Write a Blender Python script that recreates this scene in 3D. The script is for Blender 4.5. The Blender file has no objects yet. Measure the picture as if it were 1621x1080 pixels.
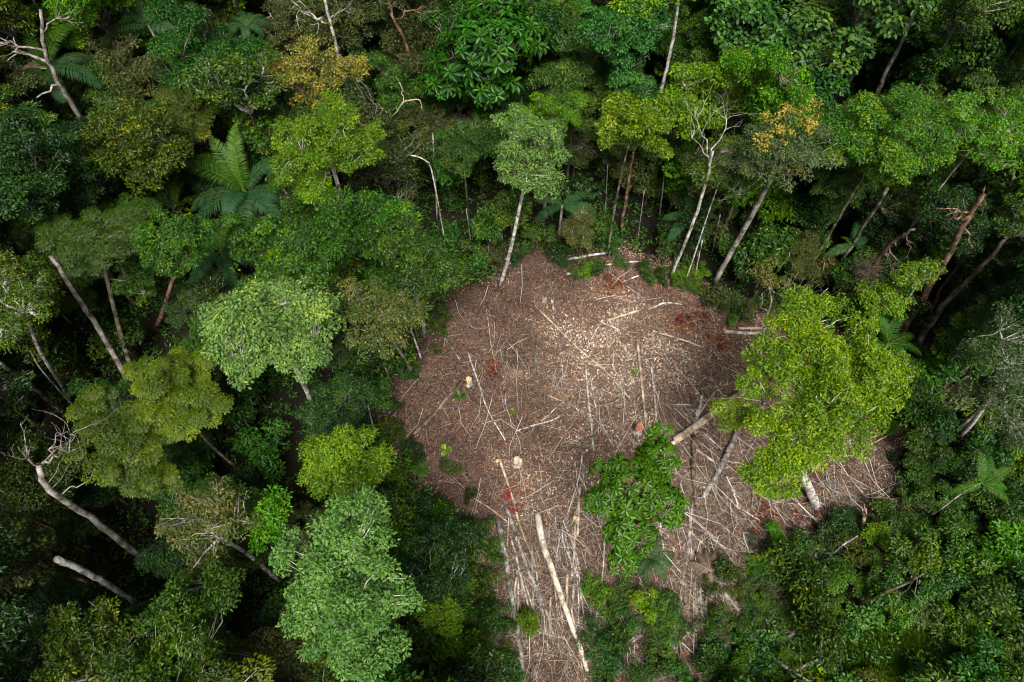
import bpy, math, random
import numpy as np
from mathutils import Vector
R_ = math.radians
S = bpy.context.scene
C = bpy.data.collections.new('place'); S.collection.children.link(C)

# ------------------------------------------------------------------ camera, light, exposure
H = 55.0; NAD = R_(30.6); FPX = 1081.0; W0, H0 = 1621.0, 1080.0
cd = bpy.data.cameras.new('camera'); cam = bpy.data.objects.new('camera', cd); C.objects.link(cam)
cam.location = (0, 0, H); cam.rotation_euler = (NAD, 0, 0)
cd.sensor_width = 36; cd.lens = 36 * FPX / W0; cd.clip_end = 3000; cd.clip_start = .5
S.camera = cam
SUN_EL, SUN_AZ = 60, 172          # azimuth clockwise from the top of the picture
w = bpy.data.worlds.new('World'); S.world = w; w.use_nodes = True
nt = w.node_tree; bg = nt.nodes['Background']
sky = nt.nodes.new('ShaderNodeTexSky'); sky.sky_type = 'NISHITA'; sky.sun_disc = False
sky.sun_elevation = R_(SUN_EL); sky.sun_rotation = R_(SUN_AZ); sky.air_density = 1.0; sky.dust_density = 4.0; sky.ozone_density = 1.0
hz = nt.nodes.new('ShaderNodeHueSaturation'); hz.inputs['Saturation'].default_value = .45   # a whitish, lightly clouded sky
nt.links.new(sky.outputs[0], hz.inputs['Color']); nt.links.new(hz.outputs[0], bg.inputs[0]); bg.inputs[1].default_value = .055
sl = bpy.data.lights.new('sun', 'SUN'); sl.energy = 4.0; sl.angle = R_(28); sl.color = (1, .97, .91)
so = bpy.data.objects.new('sun', sl); C.objects.link(so)
so.rotation_euler = (R_(90 - SUN_EL), 0, R_(180 - SUN_AZ))
# a sun lamp shines along its -Z: tilt it so that it comes from azimuth SUN_AZ
d = Vector((math.sin(R_(SUN_AZ)) * math.cos(R_(SUN_EL)), math.cos(R_(SUN_AZ)) * math.cos(R_(SUN_EL)), math.sin(R_(SUN_EL))))
so.rotation_euler = d.to_track_quat('Z', 'Y').to_euler()
S.view_settings.view_transform = 'Standard'; S.view_settings.look = 'None'; S.view_settings.gamma = 1
S.view_settings.use_curve_mapping = False; S.view_settings.exposure = 0.82
S.render.engine = 'CYCLES'; S.cycles.pixel_filter_type = 'BLACKMAN_HARRIS'; S.cycles.filter_width = 1.1
S.cycles.max_bounces = 5; S.cycles.diffuse_bounces = 1; S.cycles.glossy_bounces = 1; S.cycles.transmission_bounces = 2

# ------------------------------------------------------------------ geometry helpers
cN, sN = math.cos(NAD), math.sin(NAD)
def at(u, v, z=0.0):
    a, b = u - W0 / 2, H0 / 2 - v
    dx, dy, dz = a, FPX * sN + b * cN, -FPX * cN + b * sN
    t = (z - H) / dz
    return np.array([dx * t, dy * t, z])
def proj(p):
    x, y, z = p[0], p[1], p[2] - H
    dep = y * sN - z * cN; up = y * cN + z * sN
    return W0 / 2 + FPX * x / dep, H0 / 2 - FPX * up / dep, dep
def dist(p): return math.sqrt(p[0] ** 2 + p[1] ** 2 + (p[2] - H) ** 2)
def nrm(a): return a / np.maximum(np.linalg.norm(a, axis=-1, keepdims=True), 1e-9)
def inpoly(px, py, poly):
    px = np.asarray(px, float); py = np.asarray(py, float); r = np.zeros(px.shape, bool); n = len(poly)
    for i in range(n):
        x1, y1 = poly[i]; x2, y2 = poly[(i + 1) % n]
        c = ((y1 > py) != (y2 > py)) & (px < (x2 - x1) * (py - y1) / (y2 - y1 + 1e-9) + x1)
        r ^= c
    return r
def polydist(px, py, poly):
    px = np.asarray(px, float); py = np.asarray(py, float); best = np.full(px.shape, 1e9)
    for i in range(len(poly)):
        x1, y1 = poly[i]; x2, y2 = poly[(i + 1) % len(poly)]
        dx, dy = x2 - x1, y2 - y1
        t = np.clip(((px - x1) * dx + (py - y1) * dy) / (dx * dx + dy * dy), 0, 1)
        best = np.minimum(best, np.hypot(px - x1 - t * dx, py - y1 - t * dy))
    return best
_wr = np.random.default_rng(5); _wk = _wr.normal(size=(24, 2)); _wp = _wr.uniform(0, 6.28, 24)
def noise2(x, y, f, o=0):
    s = 0
    for i in range(6):
        k = _wk[(i + o) % 24] * f * (1 + .4 * i); s = s + np.sin(k[0] * x + k[1] * y + _wp[(i + o) % 24]) / (1 + .3 * i)
    return s / 2.6
def gz(x, y): return .22 * noise2(x, y, .22) + .10 * noise2(x, y, 1.0, 7) + .045 * noise2(x, y, 2.3, 11) - .05

class MB:
    def __init__(s): s.v = []; s.f = []; s.a = []; s.n = 0
    def add(s, v, f, t=None):
        v = np.asarray(v, np.float32).reshape(-1, 3); f = np.asarray(f, np.int32)
        s.v.append(v); s.f.append(f + s.n); s.a.append(np.full(len(v), .5, np.float32) if t is None else np.asarray(t, np.float32)); s.n += len(v)
    def mesh(s, name, mat, smooth=False):
        me = bpy.data.meshes.new(name)
        v = np.concatenate(s.v); a = np.concatenate(s.a)
        loops = np.concatenate([f.ravel() for f in s.f]); cnt = np.concatenate([np.full(len(f), f.shape[1], np.int32) for f in s.f])
        st = np.concatenate([[0], np.cumsum(cnt)[:-1]]).astype(np.int32)
        me.vertices.add(len(v)); me.vertices.foreach_set('co', v.ravel())
        me.loops.add(len(loops)); me.loops.foreach_set('vertex_index', loops)
        me.polygons.add(len(cnt)); me.polygons.foreach_set('loop_start', st); me.polygons.foreach_set('loop_total', cnt)
        if smooth: me.polygons.foreach_set('use_smooth', np.ones(len(cnt), bool))
        at_ = me.attributes.new('tint', 'FLOAT', 'POINT'); at_.data.foreach_set('value', a)
        me.update(calc_edges=True); me.materials.append(mat)
        return me
def tube(mb, pts, rad, n=6, cap=True, t=.5):
    P = np.asarray(pts, float); m = len(P); rad = np.broadcast_to(np.asarray(rad, float), (m,))
    T = np.empty_like(P); T[1:-1] = P[2:] - P[:-2]; T[0] = P[1] - P[0]; T[-1] = P[-1] - P[-2]; T = nrm(T)
    ref = np.array([0, 0, 1.]) if abs(T[:, 2]).mean() < .8 else np.array([1., 0, 0])
    A = nrm(np.cross(T, ref)); B = np.cross(T, A)
    th = np.arange(n) * 2 * math.pi / n
    V = P[:, None] + rad[:, None, None] * (np.cos(th)[None, :, None] * A[:, None] + np.sin(th)[None, :, None] * B[:, None])
    i = np.arange(m - 1)[:, None] * n; j = np.arange(n)[None]; j2 = (j + 1) % n
    F = np.stack([i + j, i + j2, i + n + j2, i + n + j], -1).reshape(-1, 4)
    mb.add(V.reshape(-1, 3), F, np.full(m * n, t))
    if cap: mb.f.append(np.array([list(range(n))[::-1]], np.int32) + mb.n - m * n); mb.f.append(np.array([range(n)], np.int32) + mb.n - n)
def curve(p0, p1, rng, k=6, wob=.05, sag=0):
    p0 = np.asarray(p0, float); p1 = np.asarray(p1, float); t = np.linspace(0, 1, k)[:, None]
    L = np.linalg.norm(p1 - p0); off = rng.normal(size=(k, 3)) * wob * L; off[0] = 0; off[-1] = 0
    P = p0 + (p1 - p0) * t + off; P[:, 2] -= sag * L * (4 * t * (1 - t))[:, 0]
    return P

def trunk_curve(p0, p1, rng, k=10, bend=.02):
    p0 = np.asarray(p0, float); p1 = np.asarray(p1, float); t = np.linspace(0, 1, k)[:, None]; L = np.linalg.norm(p1 - p0)
    a = rng.normal(size=3) * bend * L; b = rng.normal(size=3) * bend * L * .35; a[2] = b[2] = 0
    return p0 + (p1 - p0) * t + a * np.sin(math.pi * t) + b * np.sin(2 * math.pi * t)
# ------------------------------------------------------------------ materials
def newmat(name):
    m = bpy.data.materials.new(name); m.use_nodes = True; n = m.node_tree; n.nodes.clear()
    o = n.nodes.new('ShaderNodeOutputMaterial'); return m, n, o
def ramp(n, stops, const=False):
    r = n.nodes.new('ShaderNodeValToRGB'); e = r.color_ramp.elements
    if const: r.color_ramp.interpolation = 'CONSTANT'
    while len(e) < len(stops): e.new(.5)
    for i, (p, c) in enumerate(stops): e[i].position = p; e[i].color = (*c, 1)
    return r
def leafmat(name, stops, rough=.45, trans=.25, spec=.32, hv=.05, vv=.22, sat=1.2):
    m, n, o = newmat(name); L = n.links.new
    a = n.nodes.new('ShaderNodeAttribute'); a.attribute_name = 'tint'
    r = ramp(n, stops); L(a.outputs['Fac'], r.inputs[0])
    oi = n.nodes.new('ShaderNodeObjectInfo'); hs = n.nodes.new('ShaderNodeHueSaturation')
    mh = n.nodes.new('ShaderNodeMapRange'); mh.inputs[3].default_value = .495 - hv * .75; mh.inputs[4].default_value = .495 + hv * .3
    ml = n.nodes.new('ShaderNodeMath'); ml.operation = 'MULTIPLY'; ml.inputs[1].default_value = 7.31
    fr = n.nodes.new('ShaderNodeMath'); fr.operation = 'FRACT'
    mv = n.nodes.new('ShaderNodeMapRange'); mv.inputs[3].default_value = 1 - vv; mv.inputs[4].default_value = 1 + vv
    L(oi.outputs['Random'], mh.inputs[0]); L(oi.outputs['Random'], ml.inputs[0]); L(ml.outputs[0], fr.inputs[0]); L(fr.outputs[0], mv.inputs[0])
    hs.inputs['Saturation'].default_value = sat; L(mh.outputs[0], hs.inputs['Hue']); L(mv.outputs[0], hs.inputs['Value']); L(r.outputs[0], hs.inputs['Color'])
    p = n.nodes.new('ShaderNodeBsdfPrincipled'); p.inputs['Roughness'].default_value = rough; p.inputs['Specular IOR Level'].default_value = spec
    L(hs.outputs[0], p.inputs['Base Color'])
    if trans > 0:
        t = n.nodes.new('ShaderNodeBsdfTranslucent'); g = n.nodes.new('ShaderNodeMixRGB'); g.blend_type = 'MULTIPLY'; g.inputs[0].default_value = 1
        g.inputs[2].default_value = (1.25, 1.3, .35, 1); L(hs.outputs[0], g.inputs[1]); L(g.outputs[0], t.inputs[0])
        mx = n.nodes.new('ShaderNodeMixShader'); mx.inputs[0].default_value = trans; L(p.outputs[0], mx.inputs[1]); L(t.outputs[0], mx.inputs[2]); L(mx.outputs[0], o.inputs[0])
    else: L(p.outputs[0], o.inputs[0])
    return m
def barkmat(name, c1, c2, c3=None, scale=3, rough=.85, lo=.35, hi=.65):
    m, n, o = newmat(name); L = n.links.new
    g = n.nodes.new('ShaderNodeNewGeometry'); mp = n.nodes.new('ShaderNodeMapping'); mp.inputs['Scale'].default_value = (1, 1, .6)
    L(g.outputs['Position'], mp.inputs[0])
    a = n.nodes.new('ShaderNodeTexNoise'); a.inputs['Scale'].default_value = scale; a.inputs['Detail'].default_value = 6; L(mp.outputs[0], a.inputs[0])
    b = n.nodes.new('ShaderNodeTexNoise'); b.inputs['Scale'].default_value = scale * 6; b.inputs['Detail'].default_value = 3; L(mp.outputs[0], b.inputs[0])
    r = ramp(n, [(lo, c1), (hi, c2)] if c3 is None else [(lo, c1), ((lo + hi) / 2, c3), (hi, c2)]); L(a.outputs[0], r.inputs[0])
    r2 = ramp(n, [(.3, (.55, .55, .55)), (.7, (1.15, 1.12, 1.08))]); L(b.outputs[0], r2.inputs[0])
    mx = n.nodes.new('ShaderNodeMixRGB'); mx.blend_type = 'MULTIPLY'; mx.inputs[0].default_value = 1; L(r.outputs[0], mx.inputs[1]); L(r2.outputs[0], mx.inputs[2])
    p = n.nodes.new('ShaderNodeBsdfPrincipled'); p.inputs['Roughness'].default_value = rough; p.inputs['Specular IOR Level'].default_value = .2
    c = n.nodes.new('ShaderNodeTexNoise'); c.inputs['Scale'].default_value = 1.3; c.inputs['Detail'].default_value = 4; c.inputs['Roughness'].default_value = .7; L(g.outputs['Position'], c.inputs[0])
    r3 = ramp(n, [(.38, (.42, .38, .33)), (.52, (1, 1, 1)), (.7, (1.1, 1.1, 1.1))]); L(c.outputs[0], r3.inputs[0]); m3 = n.nodes.new('ShaderNodeMixRGB'); m3.blend_type = 'MULTIPLY'; m3.inputs[0].default_value = 1
    L(mx.outputs[0], m3.inputs[1]); L(r3.outputs[0], m3.inputs[2]); L(m3.outputs[0], p.inputs['Base Color'])
    bp = n.nodes.new('ShaderNodeBump'); bp.inputs['Strength'].default_value = .8; bp.inputs['Distance'].default_value = .03; L(b.outputs[0], bp.inputs['Height']); L(bp.outputs[0], p.inputs['Normal'])
    L(p.outputs[0], o.inputs[0]); return m
def tintmat(name, stops, rough=.8, const=False):
    m, n, o = newmat(name); a = n.nodes.new('ShaderNodeAttribute'); a.attribute_name = 'tint'
    r = ramp(n, stops, const); n.links.new(a.outputs['Fac'], r.inputs[0])
    p = n.nodes.new('ShaderNodeBsdfPrincipled'); p.inputs['Roughness'].default_value = rough; p.inputs['Specular IOR Level'].default_value = .25
    n.links.new(r.outputs[0], p.inputs['Base Color']); n.links.new(p.outputs[0], o.inputs[0]); return m

M = {}
M['dark'] = leafmat('dark_green_leaves', [(0, (.006, .018, .006)), (.5, (.014, .041, .009)), (.85, (.027, .068, .013)), (1, (.065, .11, .018))])  # leaf tone lowered to help carry the shade of the left side
M['mid'] = leafmat('mid_green_leaves', [(0, (.014, .042, .010)), (.5, (.032, .09, .018)), (.85, (.055, .13, .024)), (1, (.12, .19, .03))])
M['blue'] = leafmat('cool_green_leaves', [(0, (.011, .034, .009)), (.5, (.028, .074, .017)), (.85, (.054, .120, .026)), (1, (.10, .17, .035))], rough=.4)
M['moss'] = leafmat('moss_green_leaves', [(0, (.010, .025, .005)), (.5, (.028, .060, .008)), (.85, (.056, .10, .012)), (1, (.13, .16, .02))])  # yellowish green, also lowered in tone to shade the left side
M['bright'] = leafmat('bright_green_leaves', [(0, (.028, .080, .012)), (.5, (.062, .160, .020)), (.85, (.100, .220, .028)), (1, (.16, .27, .04))])
M['lime'] = leafmat('yellow_green_leaves', [(0, (.045, .105, .008)), (.5, (.115, .215, .012)), (.85, (.18, .29, .018)), (1, (.27, .34, .03))], hv=.0, vv=.06)
M['pale'] = leafmat('pale_green_leaves', [(0, (.06, .12, .035)), (.5, (.115, .205, .055)), (.85, (.17, .27, .075)), (1, (.24, .33, .06))], hv=.01, vv=.06, sat=1.12)
M['sage'] = leafmat('soft_green_leaves', [(0, (.05, .125, .035)), (.5, (.095, .205, .055)), (.85, (.135, .265, .075)), (1, (.17, .30, .09))], hv=.01, vv=.06, sat=1.16)
M['olive'] = leafmat('olive_leaves', [(0, (.022, .036, .012)), (.5, (.05, .072, .020)), (.85, (.085, .105, .030)), (1, (.16, .13, .05))])
M['grey'] = leafmat('greyish_leaves', [(0, (.032, .055, .022)), (.5, (.065, .105, .038)), (.85, (.105, .15, .06)), (1, (.16, .18, .09))])
M['fern'] = leafmat('feathery_leaves', [(0, (.03, .06, .006)), (.5, (.07, .118, .010)), (.85, (.12, .17, .014)), (1, (.18, .22, .02))], hv=.02, vv=.15)
M['rosette'] = leafmat('whorled_leaves', [(0, (.020, .062, .008)), (.5, (.038, .108, .012)), (1, (.085, .17, .02))], rough=.4, hv=.015, vv=.2)
M['rosdark'] = leafmat('dark_whorled_leaves', [(0, (.010, .042, .008)), (.5, (.020, .075, .013)), (1, (.045, .115, .02))], rough=.4, hv=.015, vv=.25)
M['glossy'] = leafmat('glossy_leaves', [(0, (.020, .058, .016)), (.5, (.045, .120, .030)), (.85, (.080, .175, .045)), (1, (.13, .23, .05))], rough=.45)
M['yellow'] = leafmat('yellow_blossom', [(0, (.03, .05, .010)), (.40, (.075, .10, .012)), (.62, (.22, .20, .02)), (1, (.40, .33, .03))], trans=.15, hv=.0, sat=1.0)
M['orange'] = leafmat('orange_epiphyte', [(0, (.08, .10, .012)), (.5, (.20, .175, .012)), (1, (.32, .24, .02))], trans=.1, hv=.0, sat=1.0)
M['palm'] = leafmat('palm_leaflets', [(0, (.014, .045, .012)), (.5, (.030, .082, .018)), (1, (.07, .15, .035))], rough=.55, spec=.15, trans=.1)
M['palmdark'] = leafmat('dark_palm_leaflets', [(0, (.016, .042, .02)), (.5, (.03, .072, .034)), (1, (.05, .10, .03))], rough=.55, spec=.15)
M['palmdry'] = leafmat('dry_palm_leaflets', [(0, (.09, .075, .04)), (.5, (.19, .155, .09)), (1, (.34, .28, .18))], rough=.8, trans=.1)
M['banana'] = leafmat('broad_blade_leaves', [(0, (.06, .15, .02)), (1, (.14, .27, .04))], rough=.35)
M['reddead'] = leafmat('dead_red_leaves', [(0, (.05, .012, .006)), (.5, (.13, .028, .012)), (1, (.28, .07, .03))], rough=.8, trans=.1)
M['grass'] = leafmat('grass_blades', [(0, (.03, .07, .014)), (.5, (.065, .13, .022)), (1, (.13, .19, .04))])
M['white_bark'] = barkmat('white_bark', (.15, .14, .12), (.72, .70, .66), (.52, .50, .46), 2.8)
M['grey_bark'] = barkmat('grey_bark', (.13, .12, .10), (.46, .44, .40), (.28, .26, .23), 2.5)
M['brown_bark'] = barkmat('brown_bark', (.055, .040, .030), (.26, .20, .15), (.13, .095, .07), 2.5)
M['red_bark'] = barkmat('red_brown_bark', (.09, .045, .030), (.34, .25, .19), (.18, .10, .07), 2.5)
M['tan_wood'] = barkmat('tan_wood', (.26, .19, .13), (.66, .56, .44), (.46, .37, .27), 1.6)
M['pale_wood'] = barkmat('pale_split_wood', (.50, .43, .33), (.80, .74, .62), None, 3)
M['mossy'] = barkmat('mossy_bark', (.045, .05, .025), (.26, .23, .18), (.11, .10, .06), 2.5)
M['cut'] = barkmat('fresh_cut_wood', (.52, .26, .12), (.80, .58, .34), None, 6)
M['cutred'] = barkmat('red_cut_wood', (.36, .10, .05), (.60, .27, .14), None, 6)

# ------------------------------------------------------------------ scene graph helpers
def tag(o, label, cat, group=None, kind=None):
    if label: o['label'] = label
    if cat: o['category'] = cat
    if group: o['group'] = group
    if kind: o['kind'] = kind
    return o
def empty(name, loc, label, cat, group=None, rz=0):
    o = bpy.data.objects.new(name, None); C.objects.link(o); o.location = tuple(float(q) for q in loc); o.rotation_euler = (0, 0, rz); o.empty_display_size = .2
    return tag(o, label, cat, group)
def part(name, me, parent, loc=(0, 0, 0), rot=None, scale=None, mat=None):
    o = bpy.data.objects.new(name, me); C.objects.link(o); o.parent = parent; o.location = tuple(float(q) for q in loc)
    if rot is not None: o.rotation_euler = rot
    if scale is not None: o.scale = scale
    if mat is not None: o.material_slots[0].link = 'OBJECT'; o.material_slots[0].material = mat
    return o

# ------------------------------------------------------------------ leaves and crowns
def leaf_block(mb, rng, P, ax, nr, L, W, tint, hexa=False, fold=.25, droop=.1):
    n = len(P); L = np.broadcast_to(L, (n,))[:, None]; W = np.broadcast_to(W, (n,))[:, None]
    sd = np.cross(nr, ax)
    if not hexa:
        V = np.stack([P, P + ax * L * .45 + sd * W * .5 + nr * W * fold, P + ax * L - nr * L * droop, P + ax * L * .45 - sd * W * .5 + nr * W * fold], 1)
        b = np.arange(n)[:, None] * 4
        F = np.concatenate([b + [0, 2, 1], b + [0, 3, 2]])
        mb.add(V.reshape(-1, 3), F, np.repeat(tint, 4))
    else:
        V = np.stack([P, P + ax * L * .3 + sd * W * .42 + nr * W * fold * .8, P + ax * L * .75 + sd * W * .46 + nr * (W * fold - L * droop * .4), P + ax * L - nr * L * droop,
                      P + ax * L * .75 - sd * W * .46 + nr * (W * fold - L * droop * .4), P + ax * L * .3 - sd * W * .42 + nr * W * fold * .8], 1)
        b = np.arange(n)[:, None] * 6
        F = np.concatenate([b + [0, 3, 2, 1], b + [0, 5, 4, 3]])
        mb.add(V.reshape(-1, 3), F, np.repeat(tint, 6))
# leaf length, width, hexa, clump radius, density, up bias, jitter, vertical squash of a clump, thinning
SP = dict(
    fine=(.20, .095, False, .37, .74, .42, .48, .80, .20),
    med=(.25, .125, False, .43, .82, .42, .45, .75, .22),
    big=(.42, .28, True, .62, .80, .75, .38, .60, .18),
    feath=(.16, .065, False, .46, .60, 1.0, .30, .45, .12),
    open=(.20, .10, False, .34, .45, .6, .5, .70, .36),
    wispy=(.20, .08, False, .40, .24, .6, .6, .8, .15),
    tuft=(.26, .10, False, .34, .75, .35, .45, .9, .22))
def clump_centres(rng, lobes, rc, thin):
    out = []
    for i, (c, rx, rz) in enumerate(lobes):
        c = np.asarray(c, float); area = 2 * math.pi * rx * (rx * .55 + rz * .6)
        n = max(5, int(area / (rc * rc * 2.1)))
        k = np.arange(n) + .5; z = 1 - 1.32 * k / n; ph = k * 2.399963 + rng.uniform(0, 6.28)
        d = np.stack([np.sqrt(np.maximum(0, 1 - z * z)) * np.cos(ph), np.sqrt(np.maximum(0, 1 - z * z)) * np.sin(ph), z], 1)
        d = nrm(d + rng.normal(size=d.shape) * .10)
        q = rng.uniform(0, 6.28, 3)
        az = np.arctan2(d[:, 1], d[:, 0]); bump = 1 + .13 * np.sin(3 * az + q[0]) * (1 - z * z) + .10 * np.sin(6 * z + 2 * az + q[1]) + .06 * np.sin(7 * az + 9 * z + q[2]) + rng.normal(size=n) * .075
        p = c + d * [rx, rx, rz] * bump[:, None] * (1 - rc * .45 / rx)
        keep = rng.random(n) > thin
        for j, (c2, rx2, rz2) in enumerate(lobes):
            if j != i:
                e = (p - np.asarray(c2)) / [rx2, rx2, rz2]; keep &= (np.linalg.norm(e, axis=1) > .78)
        out.append(p[keep])
        m = n // 9; dj = nrm(rng.normal(size=(m, 3)) * [1, 1, .5]); out.append(c + dj * [rx, rx, rz] * rng.uniform(1.02, 1.22, (m, 1)))
        m = n // 6; di = nrm(rng.normal(size=(m, 3))); di[:, 2] *= .6
        out.append(c + di * [rx, rx, rz] * rng.uniform(.35, .7, (m, 1)))
    return np.concatenate(out)
def leaves_on(mb, rng, cc, sp, base=.0, scale=1.0):
    L, W, hx, rc, dens, up, jit, sq, thin = SP[sp]
    rcs = rc * rng.uniform(.55, 1.45, len(cc)) * scale
    per = np.maximum(3, (dens * 6.28 * rcs ** 2 / (L * W * .62))).astype(int)
    idx = np.repeat(np.arange(len(cc)), per); n = len(idx)
    d = nrm(rng.normal(size=(n, 3))); fl = rng.random(n) < .8; d[:, 2] = np.where(fl, np.abs(d[:, 2]), d[:, 2])
    rr = rcs[idx] * rng.uniform(.45, 1.08, n) ** .6
    P = cc[idx] + d * rr[:, None] * [1, 1, sq]
    nr = nrm(d * .6 + np.array([0, 0, up]) + rng.normal(size=(n, 3)) * jit)
    a = d * [1, 1, .2] + rng.normal(size=(n, 3)) * .55; a[:, 2] -= .25
    a = nrm(a - nr * (a * nr).sum(1, keepdims=True))
    big_ = noise2(cc[:, 0] + cc[:, 2], cc[:, 1], .9, int(rng.integers(20))); ct = rng.normal(.42, .19, len(cc)) + .16 * big_; t = ct[idx] + rng.normal(size=n) * .15 + base
    t = np.where(rng.random(n) < .02, 1.0, t)
    s = rng.uniform(.7, 1.25, n)
    leaf_block(mb, rng, P, a, nr, L * s, W * s, np.clip(t, 0, 1), hx)
def limbs_mesh(name, rng, cc, root, mat, r0=.14, twig=.9, frac=.6):
    mb = MB(); root = np.asarray(root, float); n = len(cc)
    order = rng.permutation(n); k = max(3, min(9, n // 8)); hubs = []
    for i in order:
        if all(np.linalg.norm(cc[i] - h) > 1.1 for h in hubs): hubs.append(cc[i])
        if len(hubs) >= k: break
    paths = []
    for h in hubs:
        e = root + (h - root) * .82; P = curve(root, e, rng, 6, .04, -.06); paths.append(P)
        tube(mb, P, np.linspace(r0, r0 * .35, 6), 5, False)
    allp = np.concatenate(paths)
    for i in order[:min(int(n * frac), 150)]:
        dd = np.linalg.norm(allp - cc[i], axis=1) + np.maximum(0, allp[:, 2] - cc[i][2]); j = allp[dd.argmin()]
        e = cc[i] + (cc[i] - j) * .15 * twig + [0, 0, .2 * twig]
        P = curve(j, e, rng, 4, .06); tube(mb, P, np.linspace(r0 * .3, r0 * .08, 4), 3, False)
    return mb.mesh(name, mat, True)
def trunk_unit():
    mb = MB(); rng = np.random.default_rng(3); k = 9; t = np.linspace(0, 1, k)
    P = np.stack([.35 * np.sin(t * 4) * t * (1 - t) * 3, .3 * np.sin(t * 5 + 1) * t * (1 - t) * 3, t], 1)
    r = 1 - .45 * t; r[0] = 1.7; r[1] = 1.1
    tube(mb, P, r, 9, True); return mb
TRUNK = {k: trunk_unit().mesh('trunk', M[k], True) for k in ('grey_bark', 'brown_bark', 'white_bark', 'mossy')}

TPL = {}
def sublobes(rng, c, rad, rz, k, lo=.22, hi=.42):
    """leafy boughs of uneven size spread over an uneven dome"""
    c = np.asarray(c, float); out = []; sq = rng.uniform(.78, 1.22); q = rng.uniform(0, 6.28, 2); tries = 0
    while len(out) < k and tries < k * 12:
        tries += 1; a = rng.uniform(0, 6.28); edge = 1 + .22 * math.sin(2 * a + q[0]) + .16 * math.sin(3 * a + q[1]); r = math.sqrt(rng.random()) * .86
        s = rad * rng.uniform(lo, hi) * (1.1 - .35 * r)
        p = c + [math.cos(a) * r * rad * edge * sq, math.sin(a) * r * rad * edge / sq, rz * (math.sqrt(max(0, 1 - r * r)) * .85 + rng.normal() * .22 - .25 * (rng.random() < .3))]
        if all(np.linalg.norm((p - o[0]) * [1, 1, .7]) > .62 * (s + o[1]) for o in out): out.append((p, s, s * rng.uniform(.5, .85)))
    return out
def make_tpl(key, sp, R, seed, limb='grey_bark', n_l=6, flat=.62, frac=.6, base=0):
    rng = np.random.default_rng(seed); lobes = [((0, 0, -R * .25 * flat), R * .5, R * flat * .5)] + sublobes(rng, (0, 0, -R * .3 * flat), R, R * flat, int(n_l * 1.7))
    cc = clump_centres(rng, lobes, SP[sp][3], SP[sp][8]); mb = MB(); leaves_on(mb, rng, cc, sp, base)
    me = mb.mesh('crown', M['mid']); lm = limbs_mesh('limbs', rng, cc, (0, 0, -R * flat * .9), M[limb], frac=frac, twig=1.5 if seed % 2 else .8)
    TPL.setdefault(key, []).append((me, lm, R, flat))
for i in range(5): make_tpl('fine', 'fine', 3.0, 10 + i, 'mossy', n_l=9 + i % 3, flat=.95)
for i in range(4): make_tpl('med', 'med', 3.1, 20 + i, 'mossy', 8 + i % 3, .9)
for i in range(3): make_tpl('big', 'big', 3.2, 30 + i, 'mossy', 7, .9)
for i in range(3): make_tpl('feath', 'feath', 3.0, 40 + i, 'grey_bark', 8, .45, .5)
for i in range(3): make_tpl('open', 'open', 3.0, 50 + i, 'grey_bark', 8, .85, 1.0)
for i in range(3): make_tpl('tuft', 'tuft', 2.6, 60 + i, 'grey_bark', 7, .8, .8)
for i in range(3): make_tpl('bush', 'fine', 1.3, 70 + i, 'mossy', 4, .8, .5)
for i in range(3): make_tpl('broadbush', 'med', 1.3, 80 + i, 'mossy', 4, .8, .5)
for i in range(3): make_tpl('spread', 'open', 1.5, 96 + i, 'mossy', 6, .45, .8)
for i in range(2): make_tpl('bigbush', 'big', 1.4, 90 + i, 'mossy', 3, .7, .5)

CLIMB = []
for i in range(4):
    rng = np.random.default_rng(800 + i); k = 26; z_ = rng.uniform(-2.6, 2.4, k); a_ = rng.uniform(0, 6.28, k); r_ = rng.uniform(.1, .75, k) * (1 + .25 * z_ / 2.5)
    mb = MB(); leaves_on(mb, rng, np.stack([np.cos(a_) * r_, np.sin(a_) * r_, z_], 1), 'med' if i % 2 else 'fine', -.05, .9)
    for j in range(7): a = rng.uniform(0, 6.28); tube(mb, curve([math.cos(a) * .5, math.sin(a) * .5, 2.5], [math.cos(a + .8) * .4, math.sin(a + .8) * .4, -3], rng, 5, .05), [.02] * 5, 3, False, .1)
    CLIMB.append(mb.mesh('climber', M['mid']))
KEEP = []      # (u, v, radius px, distance) of things that must stay in view
KSEG = []      # (u0, v0, u1, v1, distance)
TREES = []     # (x, y, z, R)
def tree(key, var, x, y, zc, R, mat, bark, label, name, group=None, cat='tree', rz=0, trunk=True, limb=None):
    me, lm, R0, flat = TPL[key][var % len(TPL[key])]; s = R / R0; g = float(gz(x, y))
    e = empty(name, (x, y, g), label, cat, group, rz)
    if trunk:
        h = zc - R * flat * .9 - g
        if h > 4 and (x * 7.7 + y * 3.3) % 1 < .8:
            for zz in ([-2.0] if h < 8 else [-2.0, -5.2]): q_ = (x * 5.1 + zz) % 1; part('climber', CLIMB[int(q_ * 4)], e, (0, 0, h + zz * (.8 + .4 * q_)), (0, 0, q_ * 6), (.8 + .7 * q_,) * 2 + (.9,), M[mat])
        if h > .3: part('trunk', TRUNK[bark], e, (0, 0, -.15), None, (.03 + .027 * R, .03 + .027 * R, h + .2))
    q = (x * 12.9898 + y * 78.233) % 1; q2 = (x * 39.3 + y * 11.1) % 1; sc = (s * (.88 + .26 * q), s * (1.14 - .26 * q), s * (.82 + .4 * q2))
    part('crown', me, e, (0, 0, zc - g), None, sc, M[mat])
    part('limbs', lm, e, (0, 0, zc - g), None, sc, M[limb or bark])
    TREES.append((x, y, zc, R)); return e

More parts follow.
